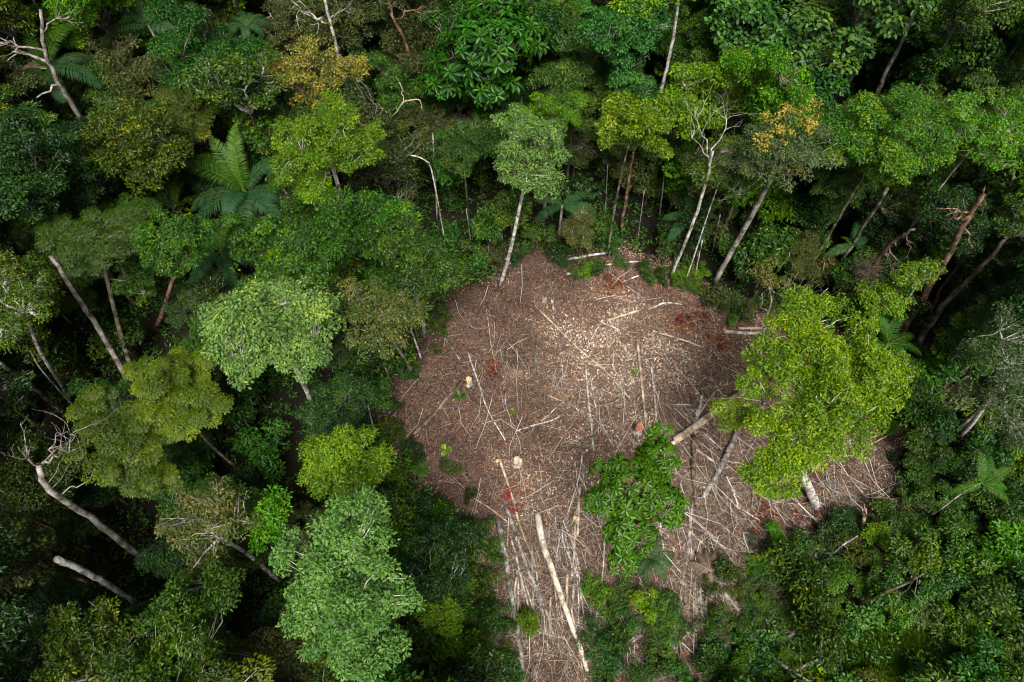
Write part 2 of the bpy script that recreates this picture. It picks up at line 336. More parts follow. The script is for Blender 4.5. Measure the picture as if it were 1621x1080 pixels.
def hero(name, label, sp, mat, lobes, bark='grey_bark', flat=.7, base=0., basepx=None, r=.22, frac=.7, cat='tree', group=None, seed=1, lobebits=True, forkpx=None, core=.5, bend=.012, gap=None):
    """crown from lobes given as (u, v, z, radius in pixels); the trunk goes down to the ground"""
    rng = np.random.default_rng(seed + 100); L = []
    for (u, v, z, rp) in lobes:
        p = at(u, v, z); rad = rp * proj(p)[2] / FPX; L.append((p, rad, rad * flat)); KEEP.append((u, v, rp, dist(p)))
        TREES.append((p[0], p[1], z, rad * .9))
    wts = np.array([l[1] ** 2 for l in L]); cen = sum(l[0] * w_ for l, w_ in zip(L, wts)) / wts.sum()
    if basepx is None: b = np.array([cen[0], cen[1], 0])
    else: b = at(*basepx, 0)
    b[2] = gz(b[0], b[1]); e = empty(name, b, label, cat, group)
    LL = []
    for (p, rad, rz) in L:
        q = p - b
        if rad < 1.3: LL.append((q, rad, rz)); continue
        LL.append((q - [0, 0, rz * .3], rad * core, rz * .5)); LL += sublobes(rng, q - [0, 0, rz * .3], rad * 1.05, rz * 1.1, int(7 + rad * 2.2), .2, .40)
    cc = clump_centres(rng, LL, SP[sp][3], gap or SP[sp][8]); mb = MB(); leaves_on(mb, rng, cc, sp, base)
    part('crown', mb.mesh('crown', M[mat]), e)
    fork = cen - b - np.array([0, 0, max(l[2] for l in L) * .75])
    if forkpx: fork = at(*forkpx) - b
    mt = MB(); tube(mt, trunk_curve([0, 0, -.2], fork, rng, 10, bend), np.linspace(r * 1.15, r * .7, 10), 10)
    part('trunk', mt.mesh('trunk', M[bark], True), e)
    part('limbs', limbs_mesh('limbs', rng, cc, fork, M[bark], r * .6, frac=frac, twig=.8), e)
    if basepx is None: return e, cc, b
    t = fork + b; u1, v1, _ = proj(t); u0, v0, _ = proj(b); KSEG.append((u0, v0, u1, v1, dist(b), dist(t)))
    return e, cc, b

# ------------------------------------------------------------------ clearing outline (points on the ground, given through the photograph's pixels)
CLR_PX = [(735, 462), (790, 452), (812, 408), (880, 400), (905, 425), (980, 400), (1060, 432), (1120, 470), (1190, 500), (1280, 500), (1345, 560), (1330, 660),
          (1420, 680), (1400, 760), (1385, 815), (1300, 850), (1240, 855), (1185, 880), (1200, 950), (1180, 1000), (1120, 1090), (1090, 1400), (850, 1400), (800, 1090), (775, 960), (745, 850),
          (690, 770), (640, 722), (618, 665), (640, 590), (690, 530), (700, 490)]
CLR = [tuple(at(u, v, 0)[:2]) for u, v in CLR_PX]
REG_PX = [(1180, 860), (1400, 830), (1440, 690), (1560, 650), (1680, 600), (1720, 1500), (1000, 1500), (1130, 1060), (1190, 980)]
# ------------------------------------------------------------------ the ground, one sheet out to the horizon
def build_ground():
    a = np.arange(-62, 62.01, .5); o = np.array([75, 95, 130, 200, 350, 700, 1500.]); xs = np.concatenate([-o[::-1], a, o])
    b = np.arange(-8, 112.01, .5); ys = np.concatenate([-o[::-1] + 10, b, o + 90])
    X, Y = np.meshgrid(xs, ys); Z = gz(X, Y); far = (np.abs(X) > 70) | (Y > 115) | (Y < -12); Z[far] = 0
    V = np.stack([X, Y, Z], -1).reshape(-1, 3); nx = len(xs); i = np.arange(len(ys) - 1)[:, None] * nx + np.arange(nx - 1)[None]
    F = np.stack([i, i + 1, i + nx + 1, i + nx], -1).reshape(-1, 4)
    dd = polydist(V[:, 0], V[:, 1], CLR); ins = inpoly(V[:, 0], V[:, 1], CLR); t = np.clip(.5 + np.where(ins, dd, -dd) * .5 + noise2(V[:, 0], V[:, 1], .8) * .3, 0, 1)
    m, n, out = newmat('soil'); L = n.links.new
    g = n.nodes.new('ShaderNodeNewGeometry'); t1 = n.nodes.new('ShaderNodeTexNoise'); t1.inputs['Scale'].default_value = .7; t1.inputs['Detail'].default_value = 10; t1.inputs['Roughness'].default_value = .7
    t2 = n.nodes.new('ShaderNodeTexNoise'); t2.inputs['Scale'].default_value = 9; t2.inputs['Detail'].default_value = 6
    L(g.outputs['Position'], t1.inputs[0]); L(g.outputs['Position'], t2.inputs[0])
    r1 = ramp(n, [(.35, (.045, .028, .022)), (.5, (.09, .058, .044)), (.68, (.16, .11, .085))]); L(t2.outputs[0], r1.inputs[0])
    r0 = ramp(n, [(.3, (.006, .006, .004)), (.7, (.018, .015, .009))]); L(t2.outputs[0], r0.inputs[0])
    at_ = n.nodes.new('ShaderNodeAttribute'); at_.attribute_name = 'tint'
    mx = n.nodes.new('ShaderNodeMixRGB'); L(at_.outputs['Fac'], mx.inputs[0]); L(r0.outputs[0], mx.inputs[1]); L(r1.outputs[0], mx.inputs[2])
    p = n.nodes.new('ShaderNodeBsdfPrincipled'); p.inputs['Roughness'].default_value = .95; p.inputs['Specular IOR Level'].default_value = .1
    bp = n.nodes.new('ShaderNodeBump'); bp.inputs['Distance'].default_value = .08; bp.inputs['Strength'].default_value = .8; L(t2.outputs[0], bp.inputs['Height']); L(bp.outputs[0], p.inputs['Normal'])
    L(mx.outputs[0], p.inputs['Base Color']); L(p.outputs[0], out.inputs[0])
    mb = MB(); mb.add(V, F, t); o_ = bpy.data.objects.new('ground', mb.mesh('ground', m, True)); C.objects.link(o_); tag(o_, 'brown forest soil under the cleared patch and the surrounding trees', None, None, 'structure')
build_ground()

# ------------------------------------------------------------------ hero trees, read off the photograph
hero('broad_leaved_tree', 'round pale green tree on a white trunk, left of the cleared patch', 'med', 'pale',
     [(430, 520, 17, 78), (365, 535, 16.2, 42), (478, 490, 17.2, 45), (440, 465, 17, 32), (395, 580, 15.5, 34), (470, 565, 16, 42), (505, 520, 16, 28)], 'white_bark', .7, .05, (497, 668), .2, seed=1)
hero('fine_leaved_tree', 'large pale green tree with pale twigs showing through its crown at the bottom edge', 'fine', 'sage',
     [(555, 895, 21, 88), (590, 835, 20.5, 50), (500, 880, 20.5, 55), (560, 985, 20, 70), (610, 940, 20, 45), (520, 950, 19.5, 60), (540, 1030, 19, 45)], 'white_bark', .62, .05, (640, 1010), .24, 1.0, seed=2)
hero('yellow_green_tree', 'big yellow green tree spreading over the right side of the cleared patch', 'fine', 'lime',
     [(1290, 610, 15.5, 92), (1265, 515, 15, 56), (1225, 560, 15, 45), (1350, 560, 15, 55), (1395, 590, 14.5, 45), (1200, 620, 14.5, 45), (1160, 655, 13.5, 26), (1235, 690, 15, 66),
      (1215, 755, 14, 40), (1320, 660, 15, 60), (1390, 640, 14, 40), (1250, 740, 14, 34), (1310, 490, 14.5, 28)], 'white_bark', .5, .02, (1296, 802), .36, .5, seed=3, forkpx=(1248, 690, 7.5), core=.22, gap=.36)
hero('bright_fine_leaved_tree', 'bright green domed tree right of the large arching palm', 'fine', 'bright',
     [(525, 235, 19, 66), (475, 265, 18, 38), (570, 235, 18, 40), (525, 190, 18.5, 38), (465, 215, 18, 30), (500, 300, 17, 30)], 'white_bark', .66, .0, None, .22, .9, seed=4)
hero('yellow_tipped_tree', 'slim tree with yellow new leaf tips on a long white trunk above the cleared patch', 'tuft', 'pale',
     [(835, 235, 17.5, 46), (815, 200, 17.5, 28), (868, 225, 17, 30), (820, 275, 15.5, 28), (855, 285, 15, 26)], 'white_bark', .9, -.1, (790, 455), .17, 1.0, seed=5)
hero('yellow_blossom_tree', 'tree dotted with yellow orange blossom near the top left', 'open', 'yellow',
     [(478, 100, 17, 42), (450, 120, 16, 35), (520, 120, 16, 40), (555, 110, 15, 30), (500, 160, 14, 35)], 'brown_bark', .7, .10, None, .2, .8, seed=6)
hero('olive_crowned_tree', 'sparse olive tree with bare twigs at the left edge of the cleared patch', 'open', 'olive',
     [(600, 490, 15, 48), (560, 480, 15, 40), (650, 495, 14, 38), (610, 530, 13, 38), (570, 540, 13, 30)], 'grey_bark', .7, .15, (655, 590), .14, 1.0, seed=7)
hero('feathery_tree', 'feathery yellow green tree below the round pale green tree', 'feath', 'fern',
     [(270, 620, 15, 58), (235, 600, 15, 35), (310, 650, 14.5, 45), (250, 670, 14, 48), (300, 590, 14, 35)], 'mossy', .5, .05, None, .12, .7, seed=8)
hero('feathery_tree', 'darker feathery tree at the left, beside the bent grey trunk', 'feath', 'fern',
     [(175, 700, 15, 55), (150, 650, 15, 38), (215, 735, 14, 45), (240, 760, 13.5, 40)], 'mossy', .5, -.22, None, .12, .6, seed=9)
hero('yellow_green_tree', 'bushy yellow green tree between the white trunked tree and the cleared patch', 'fine', 'lime',
     [(545, 720, 15, 52), (510, 745, 14, 36), (585, 740, 14, 38), (550, 775, 13.5, 36)], 'grey_bark', .7, -.18, None, .18, .5, seed=10)
hero('bright_fine_leaved_tree', 'vivid green tree between the two pale trunks above the cleared patch', 'med', 'bright',
     [(1010, 195, 17, 42), (980, 175, 17, 30), (1035, 220, 16, 28), (975, 215, 16, 28)], 'mossy', .7, .12, None, .11, .5, seed=11)
hero('round_crowned_tree', 'wide mid green dome at the upper right, under the glossy large leaved trees', 'fine', 'mid',
     [(1400, 215, 19, 70), (1345, 230, 18, 48), (1455, 225, 18, 48), (1390, 260, 17, 48), (1440, 180, 18, 36)], 'mossy', .66, .25, None, .14, .5, seed=12)
hero('open_crowned_tree', 'loose yellow green tree with bare white limbs near the right edge', 'open', 'bright',
     [(1520, 185, 19, 42), (1560, 215, 18.5, 38), (1600, 210, 18, 40), (1500, 235, 18, 28), (1570, 250, 17, 34), (1605, 165, 19, 30)], 'white_bark', .7, .2, None, .10, 1.0, seed=13)
hero('broad_leaved_tree', 'light green tree with hanging branches left of the tall white trunk', 'med', 'glossy',
     [(985, 35, 18, 50), (945, 50, 17.5, 34), (1030, 45, 17.5, 34), (985, 85, 16, 36), (990, 125, 14, 26)], 'white_bark', .8, .05, None, .2, .4, seed=14)
hero('small_yellow_green_tree', 'small yellow green tree on a thin stem right of the large pale green tree', 'fine', 'bright',
     [(690, 965, 8, 32), (710, 985, 7.5, 20)], 'white_bark', .6, .25, None, .07, 1.0, seed=15)
hero('small_bright_tree', 'small vivid green tree above the large pale green tree', 'med', 'bright',
     [(428, 815, 13, 26), (420, 850, 12, 24), (442, 790, 13, 18)], 'grey_bark', .8, .2, None, .1, .5, seed=16)
hero('open_crowned_tree', 'sparse green tree with bare yellowish twigs above the bottom left corner trees', 'open', 'olive',
     [(335, 810, 15, 52), (300, 840, 14, 38), (375, 830, 14, 38), (325, 885, 13, 36), (350, 915, 12, 28)], 'white_bark', .7, .1, None, .16, 1.0, seed=17)
hero('spreading_tree', 'mid green tree of layered clumps beside the drooping palm fronds', 'fine', 'mid',
     [(285, 375, 16, 50), (250, 400, 15.5, 36), (320, 365, 15.5, 36), (290, 415, 14.5, 34)], 'red_bark', .6, -.02, (245, 520), .2, .5, seed=18)
hero('twisted_branch_tree', 'tree with a net of twisted white branches at the left edge', 'wispy', 'mid',
     [(25, 470, 17, 52), (50, 495, 16, 34), (15, 520, 16, 38)], 'white_bark', .6, .2, (110, 640), .16, 1.0, seed=19)
hero('epiphyte_tree', 'greyish open tree carrying orange clumps above the cleared patch', 'wispy', 'grey',
     [(1215, 220, 19, 48), (1265, 225, 19, 50), (1300, 245, 18, 36), (1190, 260, 17, 36), (1240, 270, 17, 36)], 'grey_bark', .7, .1, (1130, 450), .24, 1.0, seed=20)
hero('twiggy_tree', 'thin leafy crown growing round the bare pale branched tree', 'wispy', 'mid',
     [(1150, 245, 15.5, 34), (1120, 280, 14, 28), (1160, 300, 12, 28)], 'white_bark', .8, .15, (1085, 445), .07, .8, seed=31)
hero('grey_twig_tree', 'open tree with grey twigs right of the bright spreading tree', 'wispy', 'grey',
     [(1600, 510, 15, 48), (1585, 570, 15, 52), (1600, 640, 14, 52), (1610, 690, 12, 40)], 'white_bark', .7, 0, (1520, 690), .2, 1.0, seed=21)
hero('small_leaved_tree', 'small bright crown among the leaning trunks, beside the dark nest', 'open', 'bright',
     [(1455, 440, 12, 30), (1475, 430, 12, 20)], 'white_bark', .6, .2, (1400, 530), .1, 1.0, seed=22)
hero('small_leaved_tree', 'small yellow green crown touching the big yellow green tree, under the dark nest', 'open', 'bright',
     [(1405, 480, 9, 36), (1380, 470, 9, 24)], 'white_bark', .6, .15, (1365, 545), .1, 1.0, seed=23)
hero('small_leaved_tree', 'little bright tree overhanging the small dark palm fronds at the left, yellow patched', 'feath', 'mid',
     [(180, 375, 15, 55), (130, 395, 14.5, 42), (100, 370, 15, 38)], 'mossy', .5, -.1, (215, 610), .2, .6, seed=24)
hero('dark_bushy_tree', 'dark green tree at the upper left of the cleared patch', 'med', 'mid',
     [(650, 400, 12, 48), (610, 380, 13, 40), (680, 440, 10.5, 38), (640, 445, 11, 34)], 'grey_bark', .8, -.15, None, .2, .4, seed=25)
hero('bright_tipped_tree', 'dark tree with bright new shoots beneath the slim white branch', 'fine', 'mid',
     [(595, 340, 14, 38), (640, 345, 13, 30), (600, 395, 12, 28)], 'grey_bark', .8, .22, None, .2, .4, seed=26)

# ------------------------------------------------------------------ trees with whorls of large leaves
def whorl_mesh(seed, mat, n=9, L=.72):
    rng = np.random.default_rng(seed); mb = MB()
    for ring, (m, tilt, q) in enumerate([(n, -.15, 1), (n - 4, .45, .7)]):
        ph = np.arange(m) * 6.283 / m + rng.normal(size=m) * .12 + ring * .4; el = tilt + rng.normal(size=m) * .12
        ax = np.stack([np.cos(ph) * np.cos(el), np.sin(ph) * np.cos(el), np.sin(el)], 1)
        sd = np.stack([-np.sin(ph), np.cos(ph), 0 * ph], 1); nr = np.cross(ax, sd); nr = nr * np.sign(nr[:, 2:3])
        leaf_block(mb, rng, ax * .06, ax, nr, L * q * rng.uniform(.85, 1.15, m), .30 * q, rng.uniform(0, .7, m) + .3 * ring, True, .16, .28)
    return mb.mesh('leaf_whorl', mat)
def whorl_tree(name, label, lobes, matk, basepx, bark, seed, sc=1.0, sp=.62, r=.13):
    rng = np.random.default_rng(seed); WM = [whorl_mesh(seed + i, M[matk]) for i in range(4)]; L = []
    for (u, v, z, rp) in lobes:
        p = at(u, v, z); rad = rp * proj(p)[2] / FPX; L.append((p, rad)); KEEP.append((u, v, rp, dist(p))); TREES.append((p[0], p[1], z, rad))
    b = at(*basepx, 0); b[2] = gz(b[0], b[1]); e = empty(name, b, label, 'tree')
    pts = []
    for p, rad in L:
        n = int(2 * math.pi * rad * rad * 2.2 / (sp * sp)); k = 0
        while k < n:
            k += 1; dd = nrm(rng.normal(size=3)); dd[2] = abs(dd[2]) if rng.random() < .75 else -abs(dd[2]) * .5
            q = p + dd * [rad, rad, rad * .75] * rng.uniform(.72, 1.04) - b
            if all(np.linalg.norm(q - o) > sp for o, _ in pts): pts.append((q, dd))
    cen = np.mean([q for q, _ in pts], 0); fork = cen - [0, 0, 1.6]
    mt = MB(); tube(mt, trunk_curve([0, 0, -.2], fork, rng, 8), np.linspace(r * 1.1, r * .7, 8), 9); part('trunk', mt.mesh('trunk', M[bark], True), e)
    cc = np.array([q for q, _ in pts]); lm = part('limbs', limbs_mesh('limbs', rng, cc, fork, M[bark], r * .6, 0, .95), e)
    for q, dd in pts[:290]:
        ax = Vector((dd[0] * .7 + rng.normal() * .22, dd[1] * .7 + rng.normal() * .22, .55 + dd[2] * .5)).normalized(); rot = ax.to_track_quat('Z', 'Y').to_euler(); s = sc * rng.uniform(.6, 1.25)
        part('leaf_whorl', WM[int(rng.integers(4))], lm, q, rot, (s, s, s))
whorl_tree('large_leaved_tree', 'vivid green tree with whorls of large leaves, in front of the felled trunks', [(1000, 770, 13.5, 52), (1040, 730, 13, 36), (960, 790, 13, 34), (1000, 840, 12.5, 46), (1045, 800, 13, 40), (985, 890, 11, 24), (1045, 685, 12.5, 18), (955, 745, 13, 22)], 'rosette', (965, 905), 'grey_bark', 300, .72, .52)
whorl_tree('large_leaved_tree', 'dark green tree with whorls of large leaves at the top edge', [(780, 70, 18, 68), (730, 90, 17, 45), (830, 60, 17, 42), (780, 135, 15, 40), (700, 130, 15, 28), (790, 10, 18, 48)], 'rosdark', (790, 260), 'brown_bark', 320, 1.15, .86, .2)

# ------------------------------------------------------------------ palms
def frond_mesh(seed, L, e0, e1, mat, n=46, lw=.075, ll=1.0, hang=.25, curl=0.):
    rng = np.random.default_rng(seed); mb = MB(); k = 15; t = np.linspace(0, 1, k); el = e0 + (e1 - e0) * t ** 1.25; az = curl * t * t
    st = L / (k - 1); d_ = np.stack([np.cos(el) * np.cos(az), np.cos(el) * np.sin(az), np.sin(el)], 1); P = np.concatenate([[[0, 0, 0]], np.cumsum(d_[:-1] * st, 0)])
    tube(mb, P, np.linspace(.055, .012, k), 4, False, .95)
    for sgn in (-1, 1):
        s = np.linspace(.10, .995, n) + rng.normal(size=n) * .004; s = np.clip(s, 0, 1); o = np.stack([np.interp(s, t, P[:, i]) for i in range(3)], 1); D = nrm(np.stack([np.interp(s, t, d_[:, i]) for i in range(3)], 1))
        side = nrm(np.cross(D, [0, 0, 1.])) * sgn; upv = nrm(np.cross(side * sgn, D))
        ln = ll * (np.sin(math.pi * np.clip(s * .86 + .12, 0, 1)) ** .7) * rng.uniform(.9, 1.08, n)
        fwd = .35 + .75 * s ** 2
        a = nrm(side + D * fwd[:, None] + upv * (.22 - rng.random(n) * .12)[:, None]); nr = nrm(upv - side * .2 + rng.normal(size=(n, 3)) * .10); nr = nrm(nr - a * (a * nr).sum(1, keepdims=True))
        w_ = np.cross(nr, a) * lw * .5; m1 = o + a * ln[:, None] * .5; m2 = o + a * ln[:, None]; m1[:, 2] -= hang * .12 * ln; m2[:, 2] -= hang * ln * rng.uniform(.7, 1.4, n)
        V = np.stack([o - w_ * .5, o + w_ * .5, m1 + w_, m1 - w_, m2], 1); b = np.arange(n)[:, None] * 5
        base = mb.n; mb.add(V.reshape(-1, 3), b + [0, 1, 2, 3], np.repeat(rng.uniform(.15, .75, n), 5)); mb.f.append(b + [3, 2, 4] + base)
    return mb.mesh('frond', mat)
FR = {}
M['palmdead'] = leafmat('dead_palm_leaflets', [(0, (.05, .04, .025)), (.5, (.13, .105, .07)), (1, (.26, .22, .16))], rough=.85, trans=.1)
for nm, L, e0, e1, mt, hang in [('up', 6.6, 1.45, .15, 'palm', .12), ('arch', 6.6, 1.1, -.55, 'palm', .25), ('low', 6.0, .5, -.95, 'palmdark', .4), ('sup', 3.4, 1.2, -.2, 'palm', .2), ('slow', 3.2, .5, -.9, 'palm', .35),
                          ('dry', 5.0, .25, -.8, 'palmdry', .55), ('darch', 5.6, 1.0, -.7, 'palmdark', .4), ('dead', 2.3, .35, -.5, 'palmdead', 1.1), ('fish', 3.2, 1.0, -1.5, 'palmdark', .5)]:
    small = L < 4
    FR[nm] = [frond_mesh(500 + i + len(FR) * 7, L * (1 - .07 * i), e0, e1, M[mt], 30 if small else 42, .085 if small else .12, .62 if small else 1.15, hang, .25 * (i - 1)) for i in range(3)]
def palm(name, label, u, v, z, fr, basepx=None, r=.14, bark='grey_bark', sc=1.0, keep=60, group=None):
    top = at(u, v, z); b = np.array([top[0], top[1], 0]) if basepx is None else at(*basepx, 0); b[2] = gz(b[0], b[1]); e = empty(name, b, label, 'palm', group)
    rng = np.random.default_rng(int(u + v)); q = top - b
    mt = MB(); tube(mt, trunk_curve([0, 0, -.1], q, rng, 8), np.linspace(r * 1.2, r * .8, 8), 8); part('trunk', mt.mesh('trunk', M[bark], True), e)
    for i, (kind, az) in enumerate(fr):
        s = sc * rng.uniform(.92, 1.06); part('frond', FR[kind][i % 3], e, q, (rng.normal() * .12, 0, R_(az)), (s, s, s))
    if keep: KEEP.append((u, v, keep, dist(top) + 2))
    TREES.append((top[0], top[1], z, 2.6 * sc if z > 4 else 1))
palm('palm', 'large palm with long arching green fronds at the upper left', 388, 305, 10, [('up', 100), ('up', 128), ('arch', 150), ('arch', 172), ('up', 80), ('low', 195), ('low', 225), ('low', 285), ('low', 320), ('darch', 35), ('low', 350), ('darch', 255)], r=.22, sc=.98)
KEEP += [(345, 240, 50, 66), (310, 285, 50, 66), (385, 230, 34, 66), (330, 310, 40, 64)]
palm('palm', 'dark palm with drooping fronds below the large arching palm', 350, 400, 7, [('arch', 60), ('darch', 20), ('low', 340), ('low', 300), ('arch', 150), ('arch', 120), ('low', 200), ('low', 240), ('darch', 95)], sc=.85, keep=45)
palm('palm', 'palm whose pale fronds rise beside the bare grey tree at the top left', 75, 110, 11, [('up', 85), ('arch', 55), ('low', 25), ('low', 345), ('dry', 200), ('low', 225), ('dry', 180), ('darch', 120), ('low', 300), ('dry', 150)], r=.2, sc=1.02, keep=75)
palm('palm', 'dark tufted palm beside the yellow blossom tree', 392, 45, 14, [('fish', a) for a in range(0, 360, 40)], sc=1.0, keep=30)
palm('palm', 'dark palm arching at the top edge, left of the tufted palm', 235, 40, 14, [('darch', 10), ('darch', 175), ('low', 340), ('low', 215), ('darch', 60), ('darch', 120)], sc=.85, keep=40)
palm('palm', 'dark bluish palm with one long frond hanging over the upper rim of the cleared patch', 890, 325, 5, [('low', 350), ('low', 320), ('darch', 185), ('low', 30), ('low', 215)], sc=.6, keep=15)
palm('palm', 'small feathery palm behind the big yellow green tree', 1405, 545, 7, [('slow', 345), ('sup', 110), ('slow', 310), ('sup', 60), ('slow', 20), ('slow', 200), ('sup', 160)], sc=.95, keep=34)
palm('palm', 'thin leaning palm with a white stem near the right edge', 1552, 765, 7, [('sup', 95), ('sup', 75), ('slow', 345), ('slow', 200), ('slow', 320), ('sup', 20)], (1470, 817), .07, 'white_bark', .78, 34)
palm('palm', 'low palm at the foot of the vivid green whorled tree', 1030, 885, 3.2, [('fish', 255), ('fish', 300), ('fish', 335), ('fish', 10), ('slow', 200), ('fish', 225), ('fish', 60)], sc=.8, keep=30, r=.08)
palm('palm', 'small palm half hidden in the dark gap left of the large arching palm', 280, 325, 6, [('sup', 80), ('sup', 45), ('slow', 110), ('slow', 150), ('slow', 20), ('slow', 200)], sc=1.1, keep=22, r=.1)
palm('dead_palm', 'dried grey brown palm lying in the brushwood right of the vivid whorled tree', 1125, 905, .5, [('dead', a) for a in (98, 122, 150, 72, 20, 255)], sc=.8, keep=0, r=.07)
palm('palm', 'small palm beside the leaning broken trunk at the upper right', 1350, 390, 5, [('darch', 20), ('darch', 70), ('slow', 120), ('low', 330), ('low', 200)], sc=.6, keep=0)
palm('palm', 'dark palm between the two trunks at the upper rim of the cleared patch', 1090, 345, 5, [('darch', 200), ('low', 230), ('darch', 340), ('darch', 100), ('low', 290)], sc=.62, keep=0)
palm('palm', 'small palm in the dark bottom left corner', 95, 1045, 6, [('slow', a) for a in range(10, 360, 50)], sc=.9, keep=20)

# ------------------------------------------------------------------ bare trees, snags, leaning trunks
def branch(mb, p, d_, L, r, dep, rng, spread=.6, up=.15, kids=3, wob=.10):
    p = np.asarray(p, float); k = 6; P = [p]; d_ = nrm(np.asarray(d_, float))
    for i in range(k - 1):
        d_ = nrm(d_ + rng.normal(size=3) * wob * 1.6 + [0, 0, up * .2]); P.append(P[-1] + d_ * L / (k - 1))
    tube(mb, P, np.linspace(r, r * .5, k), 6 if r > .05 else 4 if r > .02 else 3, True)
    if dep > 0:
        for j in range(kids):
            i = int(rng.integers(2, k)) if j else k - 1
            nd = nrm(nrm(P[i] - P[i - 1]) + rng.normal(size=3) * spread + [0, 0, up])
            branch(mb, P[i], nd, L * rng.uniform(.5, .8), r * .5, dep - 1, rng, spread, up, kids, wob)
def ptz(p): return at(p[0], p[1], p[2])
def stand_z(base, u, v):
    """height at which the pixel's ray passes closest to the vertical over base"""
    zs = np.arange(.5, 26, .1); Q = np.array([at(u, v, z) for z in zs]); return zs[np.hypot(Q[:, 0] - base[0], Q[:, 1] - base[1]).argmin()]
def snag(name, label, pts, r0, r1, bark, cat='dead tree', kids=(), group=None, seed=0, n=9, root=True, splinter=False):
    """pts: (u, v, z or None) along the trunk, lowest first; None = the height that keeps it upright"""
    rng = np.random.default_rng(seed + 900); W = []
    for (u, v, z) in pts:
        if z is None: z = stand_z(W[0], u, v)
        W.append(at(u, v, z))
    W = np.array(W)
    if root and W[0][2] > .3:
        d0 = nrm(W[1] - W[0]); d0[2] = max(d0[2], .5); g = W[0] - d0 * W[0][2] / d0[2]; W = np.vstack([g, W])
    b = W[0].copy(); b[2] = gz(b[0], b[1]); e = empty(name, b, label, cat, group); W = W - b; W[0][2] = -.15
    tt = np.linspace(0, 1, len(W)); t2 = np.linspace(0, 1, 4 * len(W)); P = np.stack([np.interp(t2, tt, W[:, i]) for i in range(3)], 1)
    P[1:-1] = (P[:-2] + 2 * P[1:-1] + P[2:]) / 4; P[1:-1] += rng.normal(size=(len(P) - 2, 3)) * r0 * .18
    rr = np.linspace(r0, r1, len(P)); rr[0] *= 1.5; mt = MB(); tube(mt, P, rr, n)
    if splinter:
        for q in range(7): o = rng.normal(size=3) * r1 * .55; tube(mt, [P[-2] + o, P[-1] + o + [0, 0, .1], P[-1] + o * 1.4 + nrm(P[-1] - P[-2]) * rng.uniform(.3, .9)], [r1 * .35, r1 * .25, .01], 4)
    part('trunk', mt.mesh('trunk', M[bark], True), e)
    for kk in kids:
        (t, u, v, z, rb, dep) = kk; mb = MB(); i = int(t * (len(P) - 1)); q = at(u, v, z) - b; L = np.linalg.norm(q - P[i])
        Pc = curve(P[i], q, rng, 7, .06); tube(mb, Pc, np.linspace(rb, rb * .5, 7), 6)
        if dep:
            for j in range(3 + dep): jj = int(rng.integers(3, 7)); branch(mb, Pc[jj], nrm(q - P[i]) + rng.normal(size=3) * .7, L * rng.uniform(.35, .6), rb * .4, dep - 1, rng)
        part('branch', mb.mesh('branch', M[bark], True), e)
    us = [proj(p + b) for p in W if p[2] > 0.5] or [proj(P[-1] + b)]
    
    for i in range(len(pts) - 1): j = len(W) - len(pts) + i; KSEG.append((*pts[i][:2], *pts[i + 1][:2], dist(W[j] + b), dist(W[j + 1] + b)))
    return e
# upper left bare grey tree
snag('bare_tree', 'bare grey tree with forked limbs in front of the pale palm at the top left', [(126, 183, 9), (95, 135, 13), (78, 100, 15.5), (66, 60, 18), (64, 15, 20)], .30, .12, 'grey_bark', kids=[(.62, 20, 82, 17, .16, 1), (.45, 58, 155, 13, .13, 0), (.85, 130, 15, 20, .07, 2), (.7, 0, 60, 18, .12, 2)], seed=1)
snag('leaning_trunk', 'dark grey trunk crossing the shade left of the round pale green tree', [(203, 603, 1.5), (150, 510, 8), (110, 450, 12), (80, 405, 14.5)], .27, .16, 'grey_bark', 'tree trunk', kids=[(.6, 140, 495, 10, .05, 1)], seed=2)
snag('bent_tree', 'bent pale trunk forking into a nest of twigs at the left', [(232, 888, 2), (150, 825, 9), (70, 772, 14.5), (62, 735, 16)], .27, .17, 'grey_bark', kids=[(.95, 40, 705, 18, .08, 2), (.95, 85, 705, 18, .09, 2), (.95, 120, 690, 18.5, .06, 2), (.7, 160, 745, 13, .04, 1)], seed=3)
snag('white_trunk', 'bright white leaning trunk with a knobbly bark near the bottom left', [(212, 952, 4), (165, 922, 9), (135, 905, 11), (90, 885, 14)], .17, .20, 'white_bark', 'tree trunk', seed=4)
snag('white_trunk', 'thin bluish white trunk at the left edge', [(68, 627, 4), (30, 597, 8), (-5, 572, 12)], .16, .12, 'white_bark', 'tree trunk', seed=5)
snag('white_trunk', 'slim curved pale stem above the thin bluish white trunk', [(85, 608, 6), (60, 580, 8.5), (50, 558, 10), (10, 520, 13)], .07, .04, 'white_bark', 'tree trunk', seed=6)
snag('tall_trunk', 'tall white trunk reaching the top edge right of the centre', [(1040, 170, 7), (1055, 110, None), (1066, 60, None), (1077, -15, None)], .20, .13, 'white_bark', 'tree trunk', seed=7, root=True)
snag('tall_trunk', 'tall pale grey trunk slanting through the glossy large leaved trees', [(1385, 160, 6), (1400, 118, 9), (1428, 65, 13), (1465, -15, 18)], .27, .16, 'grey_bark', 'tree trunk', seed=8)
snag('tall_trunk', 'thin white trunk in the top right corner', [(1573, 130, 5), (1597, 90, 9), (1630, 35, 14)], .14, .10, 'white_bark', 'tree trunk', seed=9)
snag('tall_trunk', 'short stretch of thin grey trunk at the right edge, below the corner trunk', [(1600, 138, 6), (1625, 108, 9)], .12, .10, 'grey_bark', 'tree trunk', seed=10)
snag('broken_snag', 'reddish brown snag with a splintered top above the cleared patch', [(983, 362, 0), (993, 300, None), (1003, 240, None)], .17, .11, 'red_bark', seed=11, splinter=True)
snag('broken_snag', 'thin grey snag right of the reddish brown one', [(1044, 345, 0), (1050, 290, None), (1053, 270, None)], .09, .06, 'grey_bark', seed=12, splinter=True)
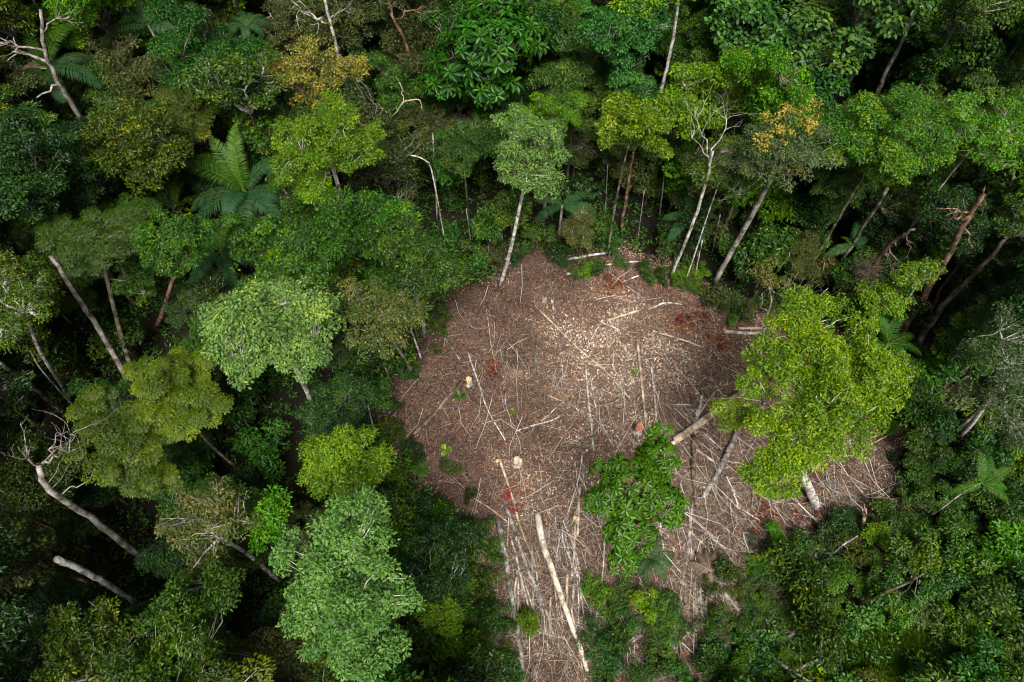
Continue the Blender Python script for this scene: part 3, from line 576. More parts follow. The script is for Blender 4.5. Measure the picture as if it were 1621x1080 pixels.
snag('bare_tree', 'bare pale branched tree left of the orange clumped tree', [(1062, 440, 0), (1095, 360, None), (1118, 290, None), (1128, 240, None)], .16, .11, 'white_bark', kids=[(.98, 1105, 185, 18, .05, 2), (.98, 1150, 190, 18, .05, 2), (.9, 1100, 205, 17, .04, 1), (.8, 1150, 240, 15, .035, 2)], seed=13)
snag('leaning_trunk', 'brown trunk topped by a fork that leans right beside the dark nest', [(1328, 492, 0), (1350, 462, 5), (1367, 440, 8.5), (1400, 395, 13.5), (1425, 375, 16), (1448, 363, 17.5)], .29, .09, 'brown_bark', kids=[(.62, 1418, 430, 12, .08, 1), (.75, 1415, 415, 13, .07, 1), (.6, 1430, 437, 11, .06, 1), (.45, 1390, 470, 6, .07, 1), (.9, 1440, 395, 16, .05, 2)], seed=14)
snag('broken_snag', 'thick red brown broken trunk with a jagged fork at the right', [(1426, 527, 0), (1463, 467, 6), (1500, 405, 11.5), (1528, 350, 16), (1556, 308, 19)], .36, .16, 'red_bark', kids=[(.80, 1510, 345, 17, .15, 0), (.78, 1537, 395, 13, .09, 0), (.92, 1562, 322, 18.5, .07, 0), (.85, 1508, 330, 18, .09, 1)], seed=15, splinter=True)
snag('leaning_trunk', 'mossy brown trunk leaning right behind the small feathery palm', [(1450, 545, 0), (1493, 483, 6), (1547, 430, 10), (1600, 370, 15)], .30, .14, 'mossy', 'tree trunk', kids=[(.8, 1590, 420, 12, .06, 2)], seed=16)
snag('leaning_trunk', 'forked brown stem right of the broken red trunk', [(1479, 480, 2), (1490, 455, 4), (1532, 402, 9), (1560, 375, 11.5), (1572, 355, 13.5)], .17, .08, 'brown_bark', 'tree trunk', seed=17)
snag('leaning_trunk', 'yellowish brown trunk half hidden by leaves above the dark nest', [(1337, 405, 3), (1367, 358, 8), (1405, 298, 14)], .19, .14, 'mossy', 'tree trunk', seed=18)
snag('leaning_trunk', 'thin grey pole slanting behind the big yellow green tree', [(1337, 532, 1), (1372, 497, 5)], .08, .06, 'grey_bark', 'tree trunk', seed=19)
snag('leaning_trunk', 'pale trunk at the right edge slanting up into grey twigs', [(1521, 676, 0), (1560, 640, 5), (1600, 598, 10)], .19, .13, 'grey_bark', 'tree trunk', seed=20)
snag('broken_snag', 'white barkless forked snag at the top of the big yellow green tree', [(1208, 532, 3.5), (1212, 500, None), (1222, 480, None), (1218, 455, None)], .13, .07, 'white_bark', kids=[(.55, 1265, 477, 11, .05, 2), (.6, 1205, 470, 10, .05, 0), (.4, 1230, 500, 8, .04, 1)], seed=21, splinter=False)
snag('broken_snag', 'short tan broken stump standing at the lower right rim of the cleared patch', [(1367, 842, 0), (1369, 812, None)], .17, .13, 'tan_wood', seed=22, splinter=True)
snag('bare_tree', 'brown leaning tree with pale bare limbs among the low bushes at the lower right', [(1357, 959, 0), (1400, 938, 3), (1447, 917, 6), (1462, 908, 7)], .15, .07, 'mossy', kids=[(.9, 1415, 895, 7, .03, 1), (.8, 1420, 950, 5, .035, 1), (.85, 1460, 985, 5, .035, 1), (1, 1475, 890, 8.5, .03, 2)], seed=23)
snag('bare_tree', 'grey fallen tree with a fan of bare branches at the lower rim', [(1312, 882, .3), (1335, 862, 1.2), (1358, 848, 2)], .09, .05, 'grey_bark', kids=[(.6, 1345, 880, 1, .03, 1), (.7, 1365, 872, 1, .03, 1), (.5, 1330, 890, .8, .02, 1)], seed=24)
snag('curved_branch', 'slim white curved branch standing out of the dark above the cleared patch', [(692, 275, 12), (682, 260, 13.2), (665, 249, 13.8), (650, 246, 13.8)], .07, .05, 'white_bark', 'branch', seed=25, root=False)
snag('bare_tree', 'reddish branched trunk at the top edge, left of the dark whorled tree', [(650, 95, 13), (640, 60, None), (622, 30, None), (615, -10, None)], .19, .10, 'red_bark', kids=[(.75, 668, 10, 19, .09, 2), (.9, 600, 0, 20, .05, 2)], seed=26)
snag('bare_tree', 'pale forked trunk at the top edge beside the yellow blossom tree', [(530, 65, 15), (522, 30, None), (512, -5, None)], .17, .12, 'white_bark', kids=[(.6, 475, 12, 19, .12, 2), (.7, 545, 15, 18, .05, 2)], seed=27)
snag('bare_tree', 'bare tree with a hooked tan branch below the dark whorled tree', [(625, 180, 12), (640, 160, 13.5), (665, 157, 13.8), (668, 172, 13.2)], .08, .05, 'tan_wood', kids=[(.5, 632, 130, 14.5, .05, 1), (.3, 600, 165, 13, .05, 1)], seed=28)
for i, (u0, v0, u1, v1, r, bk) in enumerate([(667, 567, 650, 520, .10, 'white_bark'), (617, 602, 600, 555, .08, 'white_bark'), (595, 695, 582, 640, .07, 'white_bark'), (651, 595, 630, 540, .06, 'grey_bark'),
        (692, 350, 685, 210, .09, 'grey_bark'), (862, 345, 870, 260, .08, 'grey_bark'), (1128, 400, 1140, 340, .07, 'grey_bark'), (958, 345, 962, 260, .06, 'grey_bark'), (1010, 380, 1020, 300, .05, 'grey_bark'),
        (1100, 440, 1112, 380, .06, 'white_bark'), (1300, 470, 1305, 415, .06, 'grey_bark'), (745, 380, 738, 330, .06, 'grey_bark'), (1240, 470, 1250, 400, .06, 'grey_bark'), (1395, 305, 1405, 265, .08, 'mossy')]):
    where = ['at the left rim of the cleared patch, the rightmost there', 'at the left rim of the cleared patch, the middle of three', 'below the other two at the left rim of the cleared patch', 'between two whiter stems at the left rim', 'in the dark gap above the cleared patch',
             'left of the red brown snag, under the yellow tipped tree', 'right of the bare pale branched tree', 'just left of the red brown splintered snag', 'between the two broken snags', 'at the upper right rim of the cleared patch', 'behind the top of the big yellow green tree', 'left of the long white trunk above the cleared patch', 'between orange clumped tree and big yellow green tree', 'under the wide mid green dome'][i]
    snag('slender_trunk', ('thin white stem ' if bk == 'white_bark' else 'thin grey stem ' if bk == 'grey_bark' else 'mossy stem ') + where, [(u0, v0, 0 if v0 > 300 else 4), (u1, v1, None)], r, r * .7, bk, 'tree trunk', group='slender trunks at the forest edge', seed=40 + i)
# dark nest of dead twigs in the leaning tree, and the orange epiphytes
def twigball(name, label, u, v, z, R, mat, n, cat, L=.8, r=.015, seed=0, leaves=None):
    rng = np.random.default_rng(seed); p = at(u, v, z); e = bpy.data.objects.new(name, None); mb = MB()
    for i in range(n):
        dd = nrm(rng.normal(size=3)); q = dd * R * rng.uniform(.1, .7) * [1, 1, .7]; tube(mb, curve(q, q + nrm(dd + rng.normal(size=3) * .6 - [0, 0, .3]) * L * rng.uniform(.5, 1.3), rng, 3, .08), [r, r * .8, r * .4], 3, False)
    o = bpy.data.objects.new(name, mb.mesh(name, M[mat])); C.objects.link(o); o.location = p; tag(o, label, cat)
    bpy.data.objects.remove(e)
    if leaves:
        m2 = MB(); k = 1 + int(R * 3); cc = nrm(rng.normal(size=(k, 3))) * R * .5; cc[:, 2] *= .5; leaves_on(m2, rng, cc, leaves[0], 0, .55); part('leaf_mass', m2.mesh('leaf_mass', M[leaves[1]]), o)
twigball('dead_leaf_nest', 'dark brown nest of dead leaves caught in the leaning forked trunk', 1375, 424, 11, 1.2, 'brown_bark', 260, 'nest', .9, .018, 1)
KEEP.append((1380, 425, 25, 60))
for i, (u, v, s, lab) in enumerate([(1221, 190, 1.0, 'largest orange plant clump, upper left in the greyish open tree'), (1238, 210, .9, 'orange plant clump in the middle of the greyish open tree'), (1292, 172, .95, 'orange plant clump at the upper right of the greyish open tree'),
        (1256, 175, .7, 'orange plant clump at the top of the greyish open tree'), (1280, 200, .6, 'small orange plant clump right of the middle one'), (1210, 224, .8, 'dull orange plant clump at the left of the greyish open tree'), (1260, 267, .55, 'lowest orange plant clump under the greyish open tree')]):
    p = at(u, v, 20.3 if v < 250 else 17.5); rng = np.random.default_rng(70 + i); mb = MB(); k = 9; cc = rng.normal(size=(k, 3)) * .55 * s; cc[:, 2] *= .5; leaves_on(mb, rng, cc, 'fine', .25, .62)
    o = bpy.data.objects.new('orange_epiphyte', mb.mesh('orange_epiphyte', M['orange'])); C.objects.link(o); o.location = p; tag(o, lab, 'epiphyte', 'orange plant clumps in the open tree')

# ------------------------------------------------------------------ stumps and felled logs
def stump(label, u, v, r, h, cutm, bark, lean=(0, 0), splint=False):
    p = at(u, v, 0); p[2] = gz(p[0], p[1]); e = empty('tree_stump', p, label, 'stump', 'stumps in the cleared patch'); rng = np.random.default_rng(int(u)); mb = MB(); k = 14
    th = np.arange(k) * 6.283 / k; zs = [-.1, .12, .35 * h, h]; rs = [1.5, 1.15, 1.0, .97]; wob = 1 + .07 * np.sin(3 * th + u) + rng.normal(size=k) * .03
    V = np.concatenate([np.stack([np.cos(th) * r * q * (wob if q < 1.2 else 1 + .22 * np.sin(5 * th)) + lean[0] * z, np.sin(th) * r * q * (wob if q < 1.2 else 1 + .22 * np.sin(5 * th)) + lean[1] * z, np.full(k, z)], 1) for z, q in zip(zs, rs)])
    i = np.arange(3)[:, None] * k; j = np.arange(k)[None]; j2 = (j + 1) % k; mb.add(V, np.stack([i + j, i + j2, i + k + j2, i + k + j], -1).reshape(-1, 4)); part('bark', mb.mesh('bark', M[bark], True), e)
    mc = MB(); ring = V[-k:] + rng.normal(size=(k, 3)) * [0, 0, .02]; ring[:, 2] -= np.cos(th + 2) * r * .12; cen = np.array([[lean[0] * h, lean[1] * h, h + .015]])
    mid = cen + (ring - cen) * .5 + [0, 0, .01]; V2 = np.concatenate([ring, mid, cen]); j = np.arange(k); j2 = (j + 1) % k
    mc.add(V2, np.stack([j, j2, k + j2, k + j], 1)); mc.f.append(np.stack([k + j, k + j2, np.full(k, 2 * k)], 1))
    if splint:
        for q in range(6): a = rng.uniform(0, 6.28); o = np.array([math.cos(a) * r * .7, math.sin(a) * r * .7, h - .1]); tube(mc, [o, o + [0, 0, .25], o + [rng.normal() * .06, rng.normal() * .06, rng.uniform(.3, .7)]], [r * .22, r * .15, .01], 4)
    part('cut_face', mc.mesh('cut_face', M[cutm]), e)
stump('tall pale stump with an orange cut top beside the felled brown log', 743, 609, .26, 1.15, 'cut', 'white_bark')
stump('pale stump with a red orange cut above the vivid whorled tree', 1009, 684, .33, 1.1, 'cutred', 'white_bark')
stump('splintered pale stump low in the middle of the cleared patch', 819, 735, .36, .7, 'pale_wood', 'tan_wood', splint=True)
stump('small dark stump beside the splintered pale one', 787, 734, .17, .45, 'cut', 'brown_bark')
stump('small orange topped stump near the lower felled trunks', 909, 822, .17, .5, 'cut', 'tan_wood')
stump('low grey stump in the upper part of the cleared patch', 862, 476, .2, .35, 'tan_wood', 'grey_bark')
stump('small orange cut stump at the right rim, beside the dead red leaves', 1146, 525, .2, .35, 'cutred', 'brown_bark')

BK = dict(w='white_bark', g='grey_bark', b='brown_bark', r='red_bark', t='tan_wood', p='pale_wood')
LOGSEG = []
def log(name, label, pts, wpx, bk, cat, z=None, cut=None, taper=.6, group=None, n=8):
    P = []; r0 = wpx / 2 * dist(at(*pts[0], 0)) / FPX * .93
    for i, (u, v) in enumerate(pts):
        zz = (z[i] if z is not None else r0 * .8 + .04); q = at(u, v, zz); q[2] = zz + gz(q[0], q[1]); P.append(q)
    P = np.array(P); LOGSEG.extend((pts[i][0], pts[i][1], pts[i + 1][0], pts[i + 1][1], wpx) for i in range(len(pts) - 1)); rng = np.random.default_rng(int(pts[0][0] * 7 + pts[0][1])); b = P[0].copy(); b[2] = gz(b[0], b[1]); e = empty(name, b, label, cat, group); P = P - b
    L = np.linalg.norm(P[1:] - P[:-1], axis=1).sum(); k = max(6, int(L / .9)); s = np.concatenate([[0], np.cumsum(np.linalg.norm(P[1:] - P[:-1], axis=1))]); t = np.linspace(0, s[-1], k)
    Q = np.stack([np.interp(t, s, P[:, i]) for i in range(3)], 1); Q[1:-1] = (Q[:-2] + 2 * Q[1:-1] + Q[2:]) / 4; Q[1:-1] += rng.normal(size=(k - 2, 3)) * [1, 1, .4] * max(.015, r0 * .15)
    rr = r0 * (1 - (1 - taper) * np.linspace(0, 1, k)) * (1 + rng.normal(size=k) * .04); mb = MB(); tube(mb, Q, rr, n)
    if wpx > 2.5:
        for q in range(int(L / 2.2)):
            i = int(rng.integers(1, k)); dd = nrm(Q[i] - Q[i - 1] + rng.normal(size=3) * .8); dd[2] = abs(dd[2]) * .6; tube(mb, curve(Q[i], Q[i] + dd * rng.uniform(.3, 1.4), rng, 4, .08), np.linspace(min(rr[i] * .5, .05), .008, 4), 4)
    part('bark', mb.mesh('bark', M[BK[bk]], True), e)
    if cut:
        for (c, nx, rad) in [(Q[0], Q[0] - Q[1], rr[0]), (Q[-1], Q[-1] - Q[-2], rr[-1])][:2 if wpx > 6 else 1]:
            nx = nrm(nx); mc = MB(); tube(mc, [c, c + nx * .03], [rad * .96, rad * .9], n); part('cut_face', mc.mesh('cut_face', M[cut]), e)
    return e
LOGS = [
 ('felled_log', 'brown felled log running down left from the tall pale stump', [(733, 602), (690, 650), (630, 713)], 7.5, 'b', 'cut', .55),
 ('felled_tree', 'thick pale felled trunk in the bottom middle, barkless at its top end', [(851, 815), (856, 850), (864, 880), (887, 940), (910, 1003), (930, 1062)], 12.5, 'p', 'pale_wood', .5),
 ('felled_tree', 'long grey brown felled trunk left of the thick pale one', [(788, 823), (800, 880), (808, 940), (820, 1000), (829, 1085)], 10, 'g', 'tan_wood', .7),
 ('felled_tree', 'blotchy felled trunk between the grey brown and the thick pale trunks', [(799, 795), (818, 853), (840, 915), (857, 947), (870, 987), (890, 1040)], 6.5, 'g', None, .5),
 ('felled_pole', 'yellowish thin pole above the blotchy felled trunk', [(787, 718), (807, 773), (825, 840), (843, 882)], 4.2, 't', None, .6),
 ('felled_pole', 'thin pale pole between the two left felled trunks', [(808, 850), (822, 900), (836, 958)], 4, 'w', None, .7),
 ('felled_pole', 'short grey pole under the blotchy felled trunk', [(842, 858), (843, 910), (844, 970)], 4.5, 'g', None, .8),
 ('felled_pole', 'red brown pole just right of the thick pale trunk', [(857, 820), (866, 850), (886, 887)], 5.5, 'r', None, .6),
 ('felled_log', 'thick pale log running under the big yellow green tree', [(1068, 697), (1110, 668), (1146, 640), (1180, 618)], 13, 't', 'pale_wood', .85),
 ('felled_log', 'short split slab of pale wood right of the vivid whorled tree', [(1063, 703), (1086, 684)], 8, 'p', 'cutred', .9),
 ('felled_log', 'stout brown trunk lying upright in the picture behind the paired poles', [(1098, 690), (1097, 740), (1101, 800)], 9, 'b', None, .6),
 ('felled_pole', 'long white pole right of the stout brown trunk', [(1104, 640), (1099, 690), (1101, 730), (1098, 790), (1090, 850)], 4, 'w', None, .7),
 ('felled_pole', 'short white pole leaning over the paired poles', [(1112, 622), (1106, 650), (1102, 676)], 5, 'w', None, .8),
 ('felled_pole', 'tan pole crossing towards the thick pale log', [(1131, 620), (1107, 655), (1085, 690)], 3, 't', None, .7),
 ('grey_log', 'grey blotchy log slanting down left beneath the big yellow green tree', [(1168, 680), (1150, 725), (1113, 787)], 10, 'g', None, .7),
 ('felled_pole', 'white pole at the upper rim, the higher of two', [(887, 411), (925, 404), (967, 398)], 5, 'w', None, .7),
 ('felled_pole', 'long white forked pole at the upper rim, below the other', [(898, 432), (937, 420), (975, 415), (1020, 412)], 5, 'w', None, .5),
 ('felled_pole', 'tan log end sticking out left of the big yellow green tree', [(1170, 519), (1213, 519)], 5, 't', 'cut', .9),
 ('felled_pole', 'white log with an orange end left of the big yellow green tree', [(1146, 524), (1175, 526), (1206, 527)], 6, 'w', 'cutred', 1.0),
 ('felled_pole', 'long tan pole running diagonally through the middle', [(847, 483), (917, 553), (955, 583), (1000, 634)], 3.4, 't', None, .6),
 ('felled_pole', 'crooked white pole beside the tall pale stump', [(741, 557), (750, 585), (762, 617), (767, 640), (777, 660), (800, 697)], 3, 'w', None, .7),
 ('felled_pole', 'pale pole pair, left one, in the middle right', [(927, 577), (932, 630), (940, 713)], 4, 'w', None, .7),
 ('felled_pole', 'tan pole left of the whorled tree top', [(1008, 542), (1015, 600), (1023, 680)], 5, 't', None, .7),
 ('felled_pole', 'pale straight pole beside the tan one above the whorled tree', [(1030, 573), (1037, 640), (1046, 715)], 4, 'w', None, .8),
 ('felled_pole', 'short white upright lying stick in the upper middle', [(873, 470), (877, 493)], 5, 'g', None, .8),
 ('felled_pole', 'tan pole lying in the upper right of the cleared patch', [(960, 508), (985, 500), (1013, 491)], 5, 't', None, .7),
 ('felled_pole', 'white pole upper right, beyond the tan one', [(1030, 487), (1058, 477), (1080, 481)], 4, 'w', None, .7),
 ('felled_pole', 'pale pole lying towards the red dead leaves', [(983, 447), (1013, 435)], 3.4, 'w', None, .8),
 ('felled_pole', 'thin pole crossing the pale one near the red dead leaves', [(965, 430), (1017, 470)], 2.4, 'g', None, .8),
 ('felled_pole', 'long thin white pole running right towards the big yellow green tree', [(1033, 526), (1080, 538), (1127, 557)], 3, 'w', None, .7),
 ('felled_pole', 'thin dark pole in the right of the cleared patch', [(1045, 537), (1058, 575), (1073, 617)], 2.4, 'g', None, .7),
 ('felled_pole', 'white slanting pole in the middle', [(930, 551), (942, 525), (957, 500)], 2.6, 'w', None, .7),
 ('felled_pole', 'short bright white stick next to the white slanting pole', [(955, 512), (980, 522)], 3, 'w', None, .7),
 ('felled_pole', 'tan slanting pole left of the red cut stump', [(1012, 652), (995, 678), (975, 715)], 3.4, 't', None, .7),
 ('felled_pole', 'thin tan pole in the upper left of the cleared patch', [(770, 490), (775, 530), (786, 590)], 2.6, 't', None, .6),
 ('felled_pole', 'tan pole curving through the lower middle', [(857, 667), (885, 640), (920, 608)], 2.3, 't', None, .6),
 ('felled_pole', 'long pale crooked pole below the tan curving one', [(817, 682), (845, 672), (875, 668), (890, 657)], 3, 'w', None, .6),
 ('felled_pole', 'thin white pole fanning right of the pale pair', [(933, 587), (945, 655), (970, 705)], 2.4, 'w', None, .7),
 ('felled_pole', 'thin grey pole fanning out farthest right of the pale pair', [(945, 607), (960, 640), (977, 683)], 2.2, 'g', None, .7),
 ('felled_pole', 'red brown pole end at the lower left rim', [(643, 660), (650, 715)], 4.4, 'r', None, .8),
 ('felled_pole', 'red brown pole standing out of the bushes at the lower left rim', [(653, 715), (657, 760), (664, 793)], 3.2, 'r', None, .8),
 ('felled_pole', 'forked red brown pole right of the other at the lower left rim', [(679, 715), (665, 770), (655, 833)], 3.2, 'r', None, .6),
 ('felled_pole', 'tall tan pole left of the vivid whorled tree', [(918, 765), (916, 800), (914, 850)], 5, 't', None, .8),
 ('felled_pole', 'white curved pole left of the vivid whorled tree', [(922, 715), (918, 755), (900, 810)], 3, 'w', None, .7),
 ('felled_pole', 'tan pole lying among the low bushes below the vivid whorled tree', [(898, 905), (897, 935), (898, 963)], 5, 't', None, .8),
 ('felled_pole', 'grey pole right of the tan one among the low bushes', [(912, 880), (908, 930), (905, 965)], 4.5, 'g', None, .8),
 ('felled_pole', 'thin white pole running down from under the vivid whorled tree', [(957, 850), (955, 905), (948, 960), (936, 1005)], 3.2, 'w', None, .8),
 ('felled_pole', 'thin tan pole near the dead red leaves at the bottom', [(748, 788), (775, 805), (811, 832)], 2.4, 't', None, .8),
 ('felled_pole', 'short pale blotched pole at the bottom left rim', [(759, 847), (755, 870), (752, 890)], 4.5, 'g', None, .8),
 ('felled_pole', 'thin whitish pole in the bushes at the bottom left rim', [(748, 918), (747, 970)], 4, 'w', None, .8),
 ('felled_pole', 'white crooked branch right of the vivid whorled tree', [(1045, 820), (1046, 850), (1054, 880)], 3, 'w', None, .8),
 ('felled_pole', 'pale curved pole at the bottom edge', [(1075, 990), (1068, 1030), (1047, 1066)], 4.5, 'w', None, .7),
 ('felled_pole', 'white pole in the right brushwood', [(1160, 795), (1185, 812), (1210, 828)], 3.6, 'w', None, .8),
 ('felled_pole', 'tan pole right of the whorled tree in the brushwood', [(1073, 818), (1095, 845), (1118, 866)], 3.6, 't', None, .7),
 ('felled_pole', 'white angled pole under the big yellow green tree', [(1150, 753), (1162, 780), (1170, 805)], 3.4, 'w', None, .7),
 ('felled_pole', 'long thin white pole at the bottom right of the brushwood', [(1108, 915), (1110, 960), (1114, 1008)], 3, 'w', None, .8),
 ('felled_pole', 'long thin tan pole beside the long white one', [(1100, 915), (1101, 970), (1103, 1022)], 3, 't', None, .8),
 ('felled_pole', 'grey log end among the bushes left of the bottom right corner', [(1232, 1017), (1257, 1002)], 6, 'g', 'tan_wood', .9),
 ('felled_log', 'grey log slanting up right at the bottom edge', [(1250, 1066), (1290, 1047), (1333, 1022)], 6.5, 'g', None, .7),
 ('felled_log', 'pale forked log at the bottom edge', [(1223, 1040), (1253, 1063), (1287, 1082)], 6, 'w', None, .7),
 ('felled_log', 'grey barked pole in the lower brushwood', [(1143, 933), (1157, 950), (1171, 968)], 6.5, 'g', None, .8),
 ('felled_pole', 'dark pole with twigs at the lower right of the brushwood', [(1193, 943), (1215, 970), (1240, 998)], 4.5, 'b', None, .6),
 ('felled_pole', 'thin pale pole behind the big yellow green tree, the upper of two', [(1380, 693), (1410, 680), (1443, 665)], 3, 't', None, .7),
 ('felled_pole', 'thin pale pole behind the big yellow green tree, the lower of two', [(1375, 705), (1405, 690), (1430, 672)], 2.6, 't', None, .7),
 ('felled_pole', 'white pole crossing under the paired poles', [(1102, 711), (1118, 722), (1136, 733)], 4, 'w', None, .8),
 ('felled_pole', 'white pole right of the short split slab', [(1111, 685), (1127, 697), (1145, 711)], 3.6, 'w', None, .8),
 ('felled_pole', 'small white pole near the thick pale log', [(1061, 641), (1094, 642)], 2.4, 'w', None, .8),
 ('felled_pole', 'thin dark pole beside the upper left rim', [(695, 520), (712, 545), (727, 567)], 2.4, 'g', None, .8),
 ('felled_pole', 'thin grey pole left of the long diagonal pole', [(803, 540), (820, 560), (833, 582)], 2.6, 'g', None, .7),
 ('felled_pole', 'small pale lying pole at the top of the long white trunk tree foot', [(800, 410), (817, 425)], 2.4, 'w', None, .8),
]
for (nm, lab, pts, wp, bk, cut, tp) in LOGS:
    log(nm, lab, pts, wp, bk, 'log' if wp > 5.2 else 'pole', cut=M and cut, taper=tp)

rng = np.random.default_rng(404)
PB = []; MAINSEG = [s for s in LOGSEG if s[4] > 5.5]
for i in range(30):
    u = rng.uniform(800, 945) if i < 18 else rng.uniform(1075, 1140); v = rng.uniform(820, 960) if i < 18 else rng.uniform(800, 960); L = rng.uniform(60, 170); s = (u - 790) / 700 + .12 * rng.normal() if i < 18 else rng.normal() * .09
    pts = [(u, v), (u + s * L * .5 + rng.normal() * 3, v + L * .5), (u + s * L, v + L)]; k = int(rng.integers(4)); PB.append((log('felled_pole', 'x', pts, rng.uniform(2.2, 4.2), 'wgtb'[k], 'pole', taper=.6), ['white', 'grey', 'tan', 'brown'][k] + ' thin felled pole', 'pole', 'poles in the bundles at the bottom', u, v + L / 2))
# ------------------------------------------------------------------ dead branches lying on the ground
def fan_mesh(seed, mat, L=2.6, r=.045):
    rng = np.random.default_rng(seed); mb = MB(); branch(mb, (0, 0, .1), (1, 0, .05), L, r, 3, rng, .5, .0, 3, .07)
    for v in mb.v: v[:, 2] = .04 + np.abs(v[:, 2]) * .45
    return mb.mesh('dead_branch', mat, True)
FAN = [fan_mesh(i, M[['grey_bark', 'white_bark', 'tan_wood', 'brown_bark'][i % 4]]) for i in range(8)]
AUTO = list(PB)
rng = np.random.default_rng(77)
FZ = [((880, 960), (60, 90), 26), ((1130, 800), (75, 75), 34), ((1290, 800), (75, 40), 20), ((820, 580), (50, 35), 6), ((900, 820), (50, 70), 16), ((1100, 960), (60, 70), 18), ((1340, 720), (50, 30), 10), ((1030, 460), (60, 30), 8), ((1080, 540), (60, 50), 6), ((760, 950), (30, 60), 8), ((1000, 640), (60, 60), 8), ((1180, 940), (60, 40), 8)]
for (c, s, k) in FZ + [((930, 650), (40, 60), 5), ((860, 1000), (60, 60), 8)]:
    for _ in range(int(k * 1.6)):
        u, v = c[0] + rng.normal() * s[0] * .6, c[1] + rng.normal() * s[1] * .6; p = at(u, v, 0)
        if polydist(p[0], p[1], CLR) > 3 and not inpoly(p[0], p[1], CLR): continue
        z = float(gz(p[0], p[1])); i = int(rng.integers(8)); o = bpy.data.objects.new('dead_branch', FAN[i]); C.objects.link(o); sc = rng.uniform(.4, 1.3)
        o.location = (p[0], p[1], z); o.rotation_euler = (0, 0, rng.normal(-1.7, 1.1)); o.scale = (sc, sc, sc)
        AUTO.append((o, ['grey', 'white', 'tan', 'brown'][i % 4] + ' twiggy dead branch', 'branch', 'dead branches on the cleared ground', u, v))

def heap_mesh(seed, mat, R=1.1, n=150):
    rng = np.random.default_rng(seed); mb = MB()
    for i in range(n):
        dd = nrm(rng.normal(size=3) * [1, 1, .45]); q = dd * R * rng.uniform(.05, .8) * [1, 1, .45]; q[2] = abs(q[2]); e = q + nrm(dd + rng.normal(size=3) * [.7, .7, .35]) * rng.uniform(.3, 1.1); e[2] = abs(e[2]) * .7
        tube(mb, curve(q, e, rng, 4, .10), [.014, .012, .009, .004], 3, False)
    return mb.mesh('brush_heap', mat)
HEAP = [heap_mesh(i + 40, M[['brown_bark', 'grey_bark', 'tan_wood', 'brown_bark', 'red_bark'][i]]) for i in range(5)]
rng = np.random.default_rng(99)
HZ = [(1130, 800, 60, 60, 9), (1290, 800, 60, 35, 7), (880, 970, 30, 60, 8), (815, 575, 30, 22, 3), (1090, 960, 40, 50, 6), (1370, 720, 25, 18, 3), (760, 900, 25, 60, 4), (1190, 945, 25, 30, 3), (960, 840, 30, 40, 3), (1040, 470, 30, 20, 2), (850, 650, 25, 25, 2), (700, 640, 30, 40, 2)]
for (cu, cv, su, sv, k) in HZ:
    for _ in range(k):
        u, v = cu + rng.normal() * su, cv + rng.normal() * sv; p = at(u, v, 0); i = int(rng.integers(5)); o = bpy.data.objects.new('brush_heap', HEAP[i]); C.objects.link(o); s = rng.uniform(.6, 1.5)
        o.location = (p[0], p[1], float(gz(p[0], p[1])) - .03); o.rotation_euler = (0, 0, rng.uniform(0, 6.28)); o.scale = (s, s * rng.uniform(.6, 1), s * .8); AUTO.append((o, ['dark brown', 'grey', 'tan', 'brown', 'reddish'][i] + ' tangled heap of twigs', 'brush heap', 'heaps of twigs on the cleared ground', u, v))
